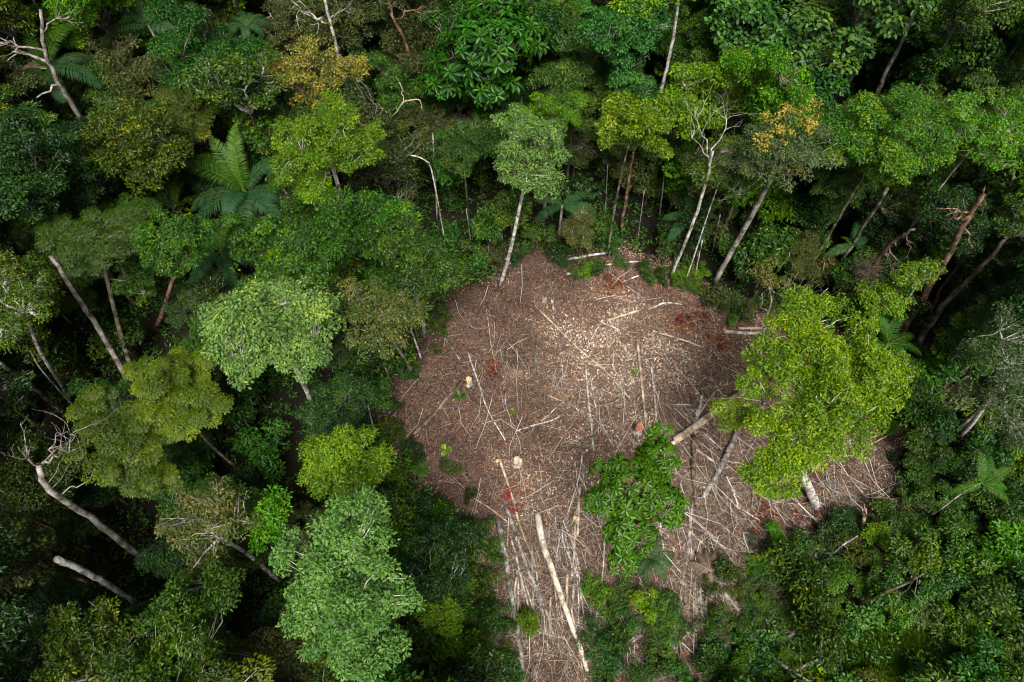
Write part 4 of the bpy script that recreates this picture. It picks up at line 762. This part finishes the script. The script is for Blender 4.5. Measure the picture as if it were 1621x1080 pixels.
# ------------------------------------------------------------------ litter and sticks nobody could count
def litter():
    rng = np.random.default_rng(8); n = 280000; xs = [p[0] for p in CLR]; ys = [p[1] for p in CLR]
    x = rng.uniform(min(xs) - 3, max(xs) + 3, n * 2); y = rng.uniform(min(ys) - 3, max(ys) + 3, n * 2); ins = inpoly(x, y, CLR); dd = polydist(x, y, CLR); sdst = np.where(ins, dd, -dd)
    k = (sdst > -2.2 + 1.6 * noise2(x, y, .7) + rng.random(len(x)) * .8); x, y = x[k][:n], y[k][:n]; n = len(x)
    nz = noise2(x, y, .45); n2 = noise2(x, y, 1.3, 9)
    cx, cy, _ = at(1010, 560); pale = np.exp(-((x - cx) ** 2 / 90 + (y - cy) ** 2 / 60)); cx, cy, _ = at(880, 760); pale += .5 * np.exp(-((x - cx) ** 2 + (y - cy) ** 2) / 40)
    t = .06 + rng.random(n) ** 1.7 * .64 + .11 * nz + .11 * n2 + .11 * noise2(x, y, 2.6, 3) + .42 * pale
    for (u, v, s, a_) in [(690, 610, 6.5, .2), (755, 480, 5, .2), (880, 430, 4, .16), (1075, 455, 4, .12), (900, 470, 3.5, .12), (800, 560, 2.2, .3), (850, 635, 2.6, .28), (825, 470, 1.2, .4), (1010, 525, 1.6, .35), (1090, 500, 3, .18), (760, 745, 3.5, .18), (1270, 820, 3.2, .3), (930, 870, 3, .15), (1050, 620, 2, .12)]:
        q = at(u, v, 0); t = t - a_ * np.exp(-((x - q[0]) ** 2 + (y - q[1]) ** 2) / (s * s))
    red = np.zeros(n)
    for (u, v, s, a) in [(1085, 500, 2.2, .7), (975, 452, 1.5, .8), (815, 790, 1.2, .9), (1120, 545, 2.0, .5), (1160, 765, 2.6, .35), (1300, 790, 3, .45), (1230, 830, 2.4, .5), (780, 585, 1.2, .45)]:
        q = at(u, v, 0); red = np.maximum(red, a * np.exp(-((x - q[0]) ** 2 + (y - q[1]) ** 2) / (s * s)))
    isr = rng.random(n) < red * .5 + .035; t = np.clip(t, 0, .88); t = np.where(isr, rng.uniform(.9, 1, n), t)
    th = rng.uniform(0, 6.28, n); P = np.stack([x, y, gz(x, y) + rng.uniform(.01, .10, n) ** 1.0], 1)
    nr = nrm(np.stack([rng.normal(size=n) * .38, rng.normal(size=n) * .38, np.ones(n)], 1)); a = np.stack([np.cos(th), np.sin(th), 0 * th], 1); a = nrm(a - nr * (a * nr).sum(1, keepdims=True))
    L = .05 + .22 * rng.random(n) ** 2.4 * np.where(t > .7, .95, 1); mb = MB(); fib = rng.random(n) < .5; L = np.where(fib, L * 1.9, L); leaf_block(mb, rng, P, a, nr, L, np.where(fib, L * rng.uniform(.07, .16, n), L * rng.uniform(.35, .65, n)), t, False, .3, -.15)
    mt = tintmat('dry_litter', [(0, (.026, .014, .009)), (.22, (.075, .042, .028)), (.45, (.18, .105, .068)), (.64, (.34, .22, .145)), (.80, (.54, .41, .30)), (.885, (.78, .69, .58)), (.9, (.18, .04, .015)), (1, (.50, .18, .05))])
    o = bpy.data.objects.new('leaf_litter', mb.mesh('leaf_litter', mt)); C.objects.link(o); tag(o, 'dry brown and pale leaf litter and wood chips over the cleared ground', 'leaf litter', None, 'stuff')
    # sticks
    mb = MB(); n = 11000; U = rng.uniform(620, 1430, n * 3); V_ = rng.uniform(400, 1090, n * 3)
    dens = .30 + .9 * np.exp(-((U - 1130) / 130) ** 2 - ((V_ - 800) / 130) ** 2) + .9 * np.exp(-((U - 890) / 70) ** 2 - ((V_ - 950) / 110) ** 2) + .8 * np.exp(-((U - 1300) / 90) ** 2 - ((V_ - 770) / 60) ** 2) + .35 * np.exp(-((U - 1000) / 70) ** 2 - ((V_ - 640) / 90) ** 2)
    k = rng.random(n * 3) < dens; U, V_ = U[k][:n], V_[k][:n]; PX = np.array([at(a_, b_, 0) for a_, b_ in zip(U, V_)]); k = inpoly(PX[:, 0], PX[:, 1], CLR); PX = PX[k]; U = U[k]; V_ = V_[k]; n = len(PX)
    th = np.where(rng.random(n) < .45, rng.normal(-1.45, .35, n) + (U - 900) / 900, rng.uniform(0, 6.28, n)); L = np.exp(rng.normal(-.3, .62, n)); lg = (rng.random(n) < .018) & (V_ > 560); th = np.where(lg, rng.normal(-1.5, .22, n) + (U - 930) / 700, th); L = np.where(lg, rng.uniform(2.5, 6.5, n), L); r = np.clip(.006 + .006 * L * rng.uniform(.4, 1.7, n), .005, .028)
    a = np.stack([np.cos(th), np.sin(th), rng.normal(size=n) * .10], 1); sd = nrm(np.cross(a, [0, 0, 1.])); upv = np.cross(sd, a); z = gz(PX[:, 0], PX[:, 1]) + rng.uniform(.05, .30, n) * np.minimum(1, L)
    o0 = PX.copy(); o0[:, 2] = z; bend = sd * (rng.normal(size=n) * .11 * L)[:, None]; rows = []
    for f in (-.5, 0, .5):
        c = o0 + a * (L * f)[:, None] + bend * (1 - 4 * f * f); q = r * (1 - (f + .5) * .6)
        for g in (0, 2.094, 4.189): rows.append(c + (sd * math.cos(g) + upv * math.sin(g)) * q[:, None])
    V = np.stack(rows, 1); b = np.arange(n)[:, None] * 9; F = np.concatenate([b + [i * 3 + j, i * 3 + (j + 1) % 3, i * 3 + 3 + (j + 1) % 3, i * 3 + 3 + j] for i in (0, 1) for j in (0, 1, 2)])
    mb.add(V.reshape(-1, 3), F, np.repeat(np.clip(rng.random(n) * .8 + .5 * (L > 2.5), 0, 1), 9))
    mt = tintmat('dry_sticks', [(0, (.10, .065, .05)), (.4, (.24, .175, .135)), (.7, (.42, .35, .28)), (1, (.68, .62, .55))])
    o = bpy.data.objects.new('brushwood', mb.mesh('brushwood', mt)); C.objects.link(o); tag(o, 'thin dry sticks and twigs strewn all over the cleared ground', 'brushwood', None, 'stuff')
litter()
# heaps of dead red leaves
for i, (u, v, s, lab) in enumerate([(975, 452, 1.3, 'dark red dead foliage heap in the upper right of the cleared patch'), (1100, 500, 1.7, 'dark red dead foliage heap at the right rim near the log ends'), (812, 792, 1.2, 'bright red dead foliage over the poles at the bottom'),
        (783, 588, .8, 'small red dead foliage heap beside the crooked white pole'), (1275, 815, 1.8, 'brown red dead foliage heap under the big yellow green tree'), (1210, 830, 1.4, 'dark dead foliage heap left of the one under the big yellow green tree'), (1130, 545, 1.0, 'thin rusty foliage heap left of the white log')]):
    rng = np.random.default_rng(200 + i); p = at(u, v, 0); p[2] = gz(p[0], p[1]); k = 5 + int(s * 6); a = rng.uniform(0, 6.28, k); q = rng.uniform(0, 1, k) ** .6 * s; cc = np.stack([np.cos(a) * q, np.sin(a) * q, rng.uniform(.1, .35, k)], 1)
    mb = MB(); leaves_on(mb, rng, cc, 'open', -.1 if i != 2 else .25, .8); o = bpy.data.objects.new('dead_foliage', mb.mesh('dead_foliage', M['reddead'])); C.objects.link(o); o.location = p; tag(o, lab, 'dead foliage', 'heaps of dead red leaves')

# ------------------------------------------------------------------ low broad plants
def blade_plant(name, label, u, v, n, L, W, mat, el=.7, cat='plant', seed=0, zb=0):
    rng = np.random.default_rng(seed + 600); p = at(u, v, zb); p[2] = zb + gz(p[0], p[1]); e = empty(name, p, label, cat)
    for i in range(n):
        ph = i * 6.283 / n + rng.normal() * .2; k = 7; t = np.linspace(0, 1, k); ee = el - 1.1 * t * t + rng.normal() * .12; l = L * rng.uniform(.75, 1.15)
        D = np.stack([np.cos(ph) * np.cos(ee), np.sin(ph) * np.cos(ee), np.sin(ee)], 1); P = np.concatenate([[[0, 0, .15]], [[0, 0, .15]] + np.cumsum(D[:-1] * l / (k - 1), 0)]); sd = np.array([-math.sin(ph), math.cos(ph), 0.])
        wd = W * np.array([.12, .3, .8, 1, .95, .65, .03]) * .5; up = np.array([0, 0, 1.]); A = P + sd * wd[:, None] + up * wd[:, None] * .35; B = P - sd * wd[:, None] + up * wd[:, None] * .35
        V = np.concatenate([A, P, B]); j = np.arange(k - 1); mb = MB(); mb.add(V, np.concatenate([np.stack([j, j + 1, k + j + 1, k + j], 1), np.stack([k + j, k + j + 1, 2 * k + j + 1, 2 * k + j], 1)]), np.full(3 * k, rng.uniform(.1, .9)))
        part('leaf', mb.mesh('leaf', M[mat], True), e)
blade_plant('banana_plant', 'light green plant with long blade leaves in the low bushes at the right', 1465, 878, 8, 2.0, .42, 'banana', seed=1)
blade_plant('broad_leaved_plant', 'dark plant with big rounded leaves below the small palm at the right', 1440, 835, 10, 1.5, .75, 'blue', seed=2)
blade_plant('broad_leaved_plant', 'star shaped plant at the bottom edge left of the grey log', 1142, 1035, 10, 1.1, .38, 'blue', seed=3, el=.5)
blade_plant('banana_plant', 'small bright blade leaved plant in the right bushes', 1500, 905, 6, 1.2, .34, 'banana', seed=4)
blade_plant('seedling', 'single bright green frond at the left rim of the cleared patch', 616, 685, 3, 1.4, .5, 'banana', seed=5)
blade_plant('seedling', 'bright green seedling near the lower left rim', 706, 713, 3, .7, .5, 'banana', seed=6, el=.3)
blade_plant('broad_leaved_plant', 'big blade leaved plant at the bottom right corner', 1600, 1035, 8, 2.4, .5, 'palm', seed=7)
blade_plant('broad_leaved_plant', 'blade leaved plant under the bottom right bushes', 1560, 985, 7, 1.6, .5, 'blue', seed=8)
blade_plant('banana_plant', 'light green shoot at the bottom edge right of the logs', 1305, 1072, 5, 1.3, .4, 'banana', seed=9)
blade_plant('broad_leaved_plant', 'spiky pale plant among the right bushes', 1555, 965, 12, 1.0, .12, 'banana', seed=10, el=.9)
blade_plant('seedling', 'green seedling beside the tall pale stump', 728, 628, 7, .8, .25, 'blue', seed=11, el=.4)
blade_plant('seedling', 'small green tuft in the middle of the cleared patch', 811, 652, 6, .45, .14, 'banana', seed=12)
blade_plant('seedling', 'tiny green sprout above the tan slanting pole', 1003, 590, 5, .5, .15, 'banana', seed=13)
for i, (u, v, s, key, mt, lab) in enumerate([(1228, 855, 1.0, 'bush', 'bright', 'round bright green shrub at the lower rim'), (1265, 862, 1.0, 'broadbush', 'blue', 'cool green shrub right of the round bright one'), (1230, 845, .7, 'bush', 'bright', 'smallest bright shrub at the lower rim'),
        (1020, 955, 1.1, 'bush', 'lime', 'yellow shrub below the low palm'), (1305, 850, .9, 'bush', 'mid', 'small mid green shrub in the lower rim'), (835, 985, .9, 'broadbush', 'bright', 'bright shrub between the felled trunks'), (1440, 970, 1.2, 'bush', 'grey', 'pale flowering shrub among the right bushes')]):
    p = at(u, v, s * .7); tree(key, i, p[0], p[1], s * .75, s, mt, 'mossy', lab, 'shrub', None, 'shrub', i, False)

# grass patch
def grass():
    rng = np.random.default_rng(12); n = 30000; u = rng.normal(1420, 110, n); v = rng.normal(1030, 45, n); k = (v > 930) & (v < 1120); u, v = u[k], v[k]
    P = np.array([at(a, b, 0) for a, b in zip(u, v)]); P[:, 2] = gz(P[:, 0], P[:, 1]); n = len(P); th = rng.uniform(0, 6.28, n); el = rng.uniform(.5, 1.4, n)
    a = np.stack([np.cos(th) * np.cos(el), np.sin(th) * np.cos(el), np.sin(el)], 1); sd = np.stack([-np.sin(th), np.cos(th), 0 * th], 1); nr = np.cross(a, sd); L = rng.uniform(.25, .6, n)
    mb = MB(); leaf_block(mb, rng, P, a, nr, L, .035, rng.random(n), False, .2, .35); o = bpy.data.objects.new('grass', mb.mesh('grass', M['grass'])); C.objects.link(o); tag(o, 'short bright grass between the low bushes at the bottom right', 'grass', None, 'stuff')
grass()
# ------------------------------------------------------------------ the rest of the forest: every tree its own object
REG = [tuple(at(u, v, 0)[:2]) for u, v in REG_PX]
CLR_S = [proj((x, y, 0))[:2] for x, y in CLR]
KA = np.array(KEEP); 
def seg_d(u, v, s):
    dx, dy = s[2] - s[0], s[3] - s[1]; t = min(1, max(0, ((u - s[0]) * dx + (v - s[1]) * dy) / (dx * dx + dy * dy + 1e-6))); return math.hypot(u - s[0] - t * dx, v - s[1] - t * dy)
ANG = np.arange(10) * .628
def fits(x, y, z, R, sp=.80, hid=.80, clear=.72):
    u, v, dep = proj((x, y, z)); rp = R * FPX / dep; d = dist((x, y, z))
    for s in LOGSEG:
        if seg_d(u, v, s) < rp * .75 + s[4] * .4: return None
    for (tx, ty, tz, tr) in TREES:
        q = math.hypot(x - tx, y - ty)
        if q < sp * (R + tr) * (.30 if abs(z - tz) > 5 else 1.0): return None
    o = (np.hypot(KA[:, 0] - u, KA[:, 1] - v) < hid * rp + KA[:, 2] * .8) & (d < KA[:, 3] + .5)
    if o.any(): return None
    for s in KSEG:
        q = seg_d(u, v, s)
        if q < rp * .85 + 3:
            dx, dy = s[2] - s[0], s[3] - s[1]; t = min(1, max(0, ((u - s[0]) * dx + (v - s[1]) * dy) / (dx * dx + dy * dy + 1e-6)))
            if d < s[4] + (s[5] - s[4]) * t + (1.0 if z > 9 else 0.3): return None
    su = np.append(u + rp * clear * np.cos(ANG), u); sv = np.append(v + rp * clear * np.sin(ANG), v)
    if inpoly(su, sv, CLR_S).any(): return None
    if inpoly([x], [y], CLR)[0] or (inpoly(x + R * .5 * np.cos(ANG), y + R * .5 * np.sin(ANG), CLR).any()): return None
    return u, v, rp
def style(u, v, rng):
    """kind of tree around this place; left zones get darker leaves standing in for shade"""
    r = rng.random(); z = lambda *o: o[min(len(o) - 1, int(r * len(o)))]
    if 1130 < u < 1480 and v < 150: return z(('big', 'glossy'), ('big', 'glossy'), ('big', 'glossy'), ('big', 'blue'))
    if u > 1440 and v < 330: return z(('med', 'glossy'), ('fine', 'mid'), ('feath', 'mid'), ('fine', 'olive'), ('big', 'blue'), ('fine', 'bright'))
    if 860 < u and v < 210: return z(('med', 'blue'), ('med', 'glossy'), ('fine', 'bright'), ('fine', 'mid'), ('med', 'glossy'))
    if u > 1150 and v < 330: return z(('fine', 'blue'), ('fine', 'mid'), ('med', 'bright'), ('fine', 'olive'), ('med', 'mid'))
    if u > 1400: return z(('fine', 'mid'), ('fine', 'blue'), ('med', 'mid'), ('open', 'grey'), ('med', 'bright'), ('fine', 'dark'))
    if 540 < u < 1400 and v < 480: return z(('fine', 'dark'), ('fine', 'mid'), ('med', 'blue'), ('fine', 'olive'), ('open', 'olive'), ('med', 'mid'), ('fine', 'blue'))
    if v < 180: return z(('med', 'mid'), ('fine', 'moss'), ('fine', 'olive'), ('fine', 'bright'), ('open', 'olive'), ('med', 'blue'), ('fine', 'moss'), ('fine', 'mid'))
    if v < 470: return z(('fine', 'mid'), ('fine', 'moss'), ('fine', 'dark'), ('med', 'mid'), ('fine', 'mid'), ('feath', 'moss'), ('fine', 'dark'))
    if u < 640: return z(('fine', 'dark'), ('fine', 'moss'), ('feath', 'moss'), ('fine', 'dark'), ('med', 'dark'), ('fine', 'mid'), ('feath', 'dark'), ('fine', 'dark'), ('open', 'olive'))  # mostly dark leaf colours: the left side's shade is put into the foliage
    if u > 1100: return z(('fine', 'bright'), ('med', 'glossy'), ('med', 'mid'), ('fine', 'bright'), ('med', 'blue'), ('fine', 'moss'), ('big', 'glossy'), ('open', 'mid'))
    return z(('fine', 'mid'), ('med', 'blue'), ('fine', 'dark'), ('med', 'mid'), ('fine', 'bright'))
MW = dict(moss='moss green', dark='dark green', mid='mid green', blue='cool green', bright='bright green', olive='olive', grey='greyish', glossy='glossy green', fern='yellow green', lime='lime green', pale='pale green')
TW = dict(fine=('fine_leaved_tree', 'fine leaved'), med=('broad_leaved_tree', 'broad leaved'), big=('large_leaved_tree', 'large leaved'), feath=('feathery_tree', 'feathery'), open=('open_crowned_tree', 'sparse'))
rng = np.random.default_rng(2024)
CAND = []
for i in range(16000): CAND.append((rng.uniform(-72, 72), rng.uniform(-4, 98)))
def in_view(x, y, z, R, m=90):
    dep = (y) * sN - (z - H) * cN
    if dep < 3: return False
    u, v, dep = proj((x, y, z)); rp = R * FPX / dep; return -rp - m < u < W0 + rp + m and -rp - m < v < H0 + rp + m
def fill(n_max, Rr, zr, sp, hid, cands, kind='tree', region=None, clear=.72, tries=2):
    k = 0
    for (x, y) in cands:
        if k >= n_max: break
        R = rng.uniform(*Rr); z = rng.uniform(*zr); ok = None
        if not in_view(x, y, z, R): continue
        inreg = inpoly([x], [y], REG)[0]
        if region == 'reg' and not inreg: continue
        if region == 'noreg' and inreg: continue
        for _ in range(tries):
            ok = fits(x, y, z, R, sp, hid, clear)
            if ok: break
            z -= 2.0; R *= .9
            if z < R * .7 + .3: break
        if not ok: continue
        u, v, rp = ok; key, mt = style(u, v, rng); bark = ['grey_bark', 'brown_bark', 'mossy', 'mossy', 'brown_bark', 'mossy'][int(rng.integers(6))]; lb = ['grey_bark', 'mossy', 'white_bark', 'mossy', 'grey_bark'][int(rng.integers(5))]
        if region == 'reg' and ((u - 1400) / 120) ** 2 + ((v - 1030) / 48) ** 2 < 1: continue
        if kind == 'tree':
            nm, w_ = TW[key]; size = 'tall ' if z > 15.5 else 'low ' if z < 10 else ''
            e = tree(key, int(rng.integers(9)), x, y, z, R, mt, bark, 'x', nm, None, 'tree', rng.uniform(0, 6.28), limb=lb); AUTO.append((e, size + MW[mt] + ' ' + w_ + ' tree', 'tree', 'trees of the surrounding forest', u, v))
        else:
            mt = {'dark': 'mid', 'olive': 'bright', 'grey': 'mid'}.get(mt, mt) if region == 'reg' else mt; kk = {'fine': 'bush', 'feath': 'bush', 'open': 'bush', 'med': 'broadbush', 'big': 'bigbush'}[key]; mt = mt if mt != 'dark' or rng.random() < .7 else 'mid'
            e = tree(kk, int(rng.integers(9)), x, y, z, R, mt, 'mossy', 'x', kind, None, kind, rng.uniform(0, 6.28), kind == 'sapling'); AUTO.append((e, MW[mt] + {'bush': ' small leaved ', 'broadbush': ' broad leaved ', 'bigbush': ' large leaved '}[kk] + kind, kind, 'shrubs under and beside the trees' if kind == 'shrub' else 'young trees of the forest understorey', u, v))
        k += 1
    print('fill', kind, k)
fill(130, (3.4, 4.8), (15, 20), .66, .62, CAND[:3000], region='noreg', tries=4)
fill(170, (2.4, 3.5), (10, 15), .56, .68, CAND[3000:8000], region='noreg', tries=4)
fill(240, (2.0, 3.0), (4.5, 10), .44, .62, CAND[8000:], region='noreg', tries=3)
UC = [(rng.uniform(-70, 70), rng.uniform(-4, 95)) for _ in range(6000)]
fill(210, (1.4, 2.4), (2., 5.5), .42, .75, UC, 'sapling', 'noreg', .45)
RC = [tuple(at(rng.uniform(1100, 1700), rng.uniform(600, 1140), 0)[:2]) for _ in range(4000)]
fill(26, (1.4, 2.3), (2.2, 4.5), .62, .8, RC[:1500], 'shrub', 'reg', .5)
fill(120, (.7, 1.4), (.7, 2.0), .42, .7, RC[1500:], 'shrub', 'reg', .3)
EC = []
for _ in range(5000):
    u, v = rng.uniform(560, 1440), rng.uniform(380, 1100); x, y, _z = at(u, v, 0); 
    if polydist([x], [y], CLR)[0] < 5: EC.append((x, y))
fill(110, (1.4, 2.4), (2.5, 6.5), .36, .6, EC[:2500], 'sapling', 'noreg', .35)
fill(90, (.8, 1.5), (.8, 3.0), .4, .7, EC[2500:], 'shrub', 'noreg', .2)
# green regrowth between the bottom poles
for (u0, u1, v0, v1, n) in [(930, 1005, 910, 1080, 24), (640, 785, 850, 1080, 45), (1000, 1090, 945, 1080, 24), (1120, 1240, 900, 1080, 44), (790, 850, 980, 1080, 3)]:
    for _ in range(n):
        u, v = rng.uniform(u0, u1), rng.uniform(v0, v1); R = rng.uniform(.5, 1.1)
        if 950 < u < 1085 and v < 935: continue
        p = at(u, v, R * .6)
        if min(seg_d(u, v, s) for s in MAINSEG) < R * 21 * .8: continue
        if any(math.hypot(p[0] - t[0], p[1] - t[1]) < .42 * (R + t[3]) and t[2] < 6 for t in TREES): continue
        kk = ['spread', 'spread', 'spread', 'broadbush'][int(rng.integers(4))]; R *= 1.2; mt = ['mid', 'blue', 'bright', 'mid', 'moss'][int(rng.integers(5))]
        e = tree(kk, int(rng.integers(9)), p[0], p[1], R * .65, R, mt, 'mossy', 'x', 'shrub', None, 'shrub', rng.uniform(0, 6.28), False)
        AUTO.append((e, MW[mt] + {'bush': ' small leaved', 'broadbush': ' broad leaved', 'spread': ' sprawling'}[kk] + ' shrub', 'shrub', 'shrubs under and beside the trees', u, v))
# ragged rim: low growth leaning in over the cleared ground
for i in range(420):
    q = rng.random() * len(CLR); k = int(q) % len(CLR); t = q - int(q); a_, b_ = CLR[k], CLR[(k + 1) % len(CLR)]; x = a_[0] + (b_[0] - a_[0]) * t + rng.normal() * .9; y = a_[1] + (b_[1] - a_[1]) * t + rng.normal() * .9
    R = rng.uniform(.45, 1.25); u, v, dp = proj((x, y, R * .6)); rp = R * FPX / dp
    if noise2(x, y, .8, 5) < -.25 or not (-20 < u < 1640 and v < 1100) or min(seg_d(u, v, s) for s in MAINSEG) < rp * .8: continue
    if (u > 1130 and 640 < v < 880 and rng.random() < .75) or (v > 860 and 770 < u < 935) or (v > 880 and u > 780 and rng.random() < .4) or (u < 880 and v < 530 and rng.random() < .7): continue
    if any(math.hypot(x - t_[0], y - t_[1]) < .4 * (R + t_[3]) and t_[2] < 4 for t_ in TREES[-260:]): continue
    kk = ['spread', 'bush', 'broadbush', 'spread'][int(rng.integers(4))]; mt = ['mid', 'moss', 'dark', 'blue', 'bright', 'olive'][int(rng.integers(6))] if u > 800 else ['mid', 'moss', 'dark', 'dark', 'olive'][int(rng.integers(5))]
    e = tree(kk, int(rng.integers(9)), x, y, R * .6 + .1, R, mt, 'mossy', 'x', 'rim_shrub', None, 'shrub', rng.uniform(0, 6.28), False)
    AUTO.append((e, MW[mt] + {'bush': ' small leaved', 'broadbush': ' broad leaved', 'spread': ' sprawling'}[kk] + ' low shrub', 'shrub', 'low shrubs along the rim of the cleared patch', u, v))
    if sum(1 for a in AUTO if a[3].startswith('low shrubs')) > 150: break
# undergrowth mat on the forest floor
def undergrowth():
    rng = np.random.default_rng(31); n = 42000; x = rng.uniform(-65, 65, n); y = rng.uniform(-4, 95, n); k = ~inpoly(x, y, CLR) & (polydist(x, y, CLR) > .6); x, y = x[k], y[k]
    u, v, _ = proj((x, y, 0 * x)); k = (u > -60) & (u < 1680) & (v > -40) & (v < 1140); x, y = x[k], y[k]; k = rng.random(len(x)) < .35 + .4 * (noise2(x, y, .6) > 0); x, y = x[k], y[k]
    cc = np.stack([x, y, gz(x, y) + rng.uniform(.1, .9, len(x))], 1); m = 9; n = len(cc) * m; idx = np.repeat(np.arange(len(cc)), m); d_ = nrm(rng.normal(size=(n, 3)) + [0, 0, .5])
    P = cc[idx] + d_ * rng.uniform(.1, .6, n)[:, None]; nr = nrm(d_ * .5 + [0, 0, .9] + rng.normal(size=(n, 3)) * .3); a = nrm(rng.normal(size=(n, 3))); a = nrm(a - nr * (a * nr).sum(1, keepdims=True))
    mb = MB(); leaf_block(mb, rng, P, a, nr, rng.uniform(.2, .45, n), rng.uniform(.1, .2, n), np.clip(rng.normal(.4, .2, len(cc))[idx] + rng.normal(size=n) * .15, 0, 1))
    o = bpy.data.objects.new('undergrowth', mb.mesh('undergrowth', M['mid'])); C.objects.link(o); tag(o, 'low green undergrowth covering the forest floor around the cleared patch', 'undergrowth', None, 'stuff')
undergrowth()

# ------------------------------------------------------------------ labels of the many: what it is, and what it stands beside
LM = [('the large arching palm', 350, 270), ('the round pale green tree', 430, 520), ('the yellow blossom tree', 500, 110), ('the pale palm top left', 75, 110), ('the bright domed tree', 520, 240), ('the dark whorled tree', 780, 80),
      ('the yellow tipped tree', 840, 230), ('the tall white trunk', 1058, 85), ('the glossy large leaved trees', 1270, 60), ('the orange clumped tree', 1240, 220), ('the wide green dome', 1400, 210), ('the white limbed tree', 1560, 215),
      ('the corner trunk top right', 1595, 90), ('the jagged red trunk', 1500, 400), ('the dark nest', 1378, 424), ('the big yellow green tree', 1290, 620), ('the small feathery palm', 1410, 545), ('the grey twig tree', 1600, 590),
      ('the thin leaning palm', 1550, 765), ('the blade leaved plant', 1465, 878), ('the vivid whorled tree', 1005, 790), ('the thick pale trunk', 885, 930), ('the large pale green tree', 555, 915), ('the small yellow green tree', 690, 965),
      ('the bent pale trunk', 130, 800), ('the bright white trunk', 150, 915), ('the feathery yellow tree', 270, 640), ('the leaning grey trunk', 140, 500), ('the twisted branch tree', 30, 480), ('the sparse olive tree', 600, 490), ('the tall pale stump', 743, 605),
      ('the splintered snag', 995, 300), ('the red cut stump', 1009, 680), ('the splintered stump', 819, 733), ('the red dead leaves', 1090, 500), ('the two white upper poles', 945, 412), ('the paired poles', 1100, 690), ('the grass patch', 1420, 1035),
      ('the bottom edge logs', 1275, 1050), ('the vivid small tree', 425, 815), ('the brown felled log', 680, 660), ('the twiggy olive tree', 335, 840), ('the bare grey tree', 90, 100), ('the bottom left corner', 60, 1050), ('the bottom right corner', 1560, 1040)]
DIR = ['right of', 'upper right of', 'above', 'upper left of', 'left of', 'lower left of', 'below', 'lower right of']
SEEN = {}
for (o, desc, cat, grp, u, v) in AUTO:
    o['category'] = cat; o['group'] = grp
    near = sorted(LM, key=lambda m: (m[1] - u) ** 2 + (m[2] - v) ** 2)[:8]; lab = None
    def rel(m):
        a = math.degrees(math.atan2(m[2] - v, u - m[1])) % 360; return DIR[int((a + 22.5) // 45) % 8] + ' ' + m[0]
    opts = []
    for i, m in enumerate(near[:5]):
        dd = math.hypot(m[1] - u, m[2] - v); adv = 'just ' if dd < 70 else '' if dd < 150 else 'far '
        opts.append(adv + rel(m))
    for i in range(3):
        for j in range(i + 1, 6): opts.append('between ' + near[i][0] + ' and ' + near[j][0])
    for op in opts:
        t = desc + ' ' + op
        if t not in SEEN and len(t.split()) <= 16: lab = t; break
    if lab is None:
        for w_ in ('small', 'wide', 'rounded', 'ragged', 'leafy', 'uneven', 'tufted'):
            for op in opts:
                t = w_ + ' ' + desc + ' ' + op
                if t not in SEEN and len(t.split()) <= 16: lab = t; break
            if lab: break
    lab = lab or desc + ' ' + opts[0]; SEEN[lab] = 1; o['label'] = lab
print('objects', len(bpy.data.objects), 'tris', sum(len(m.polygons) for m in bpy.data.meshes))
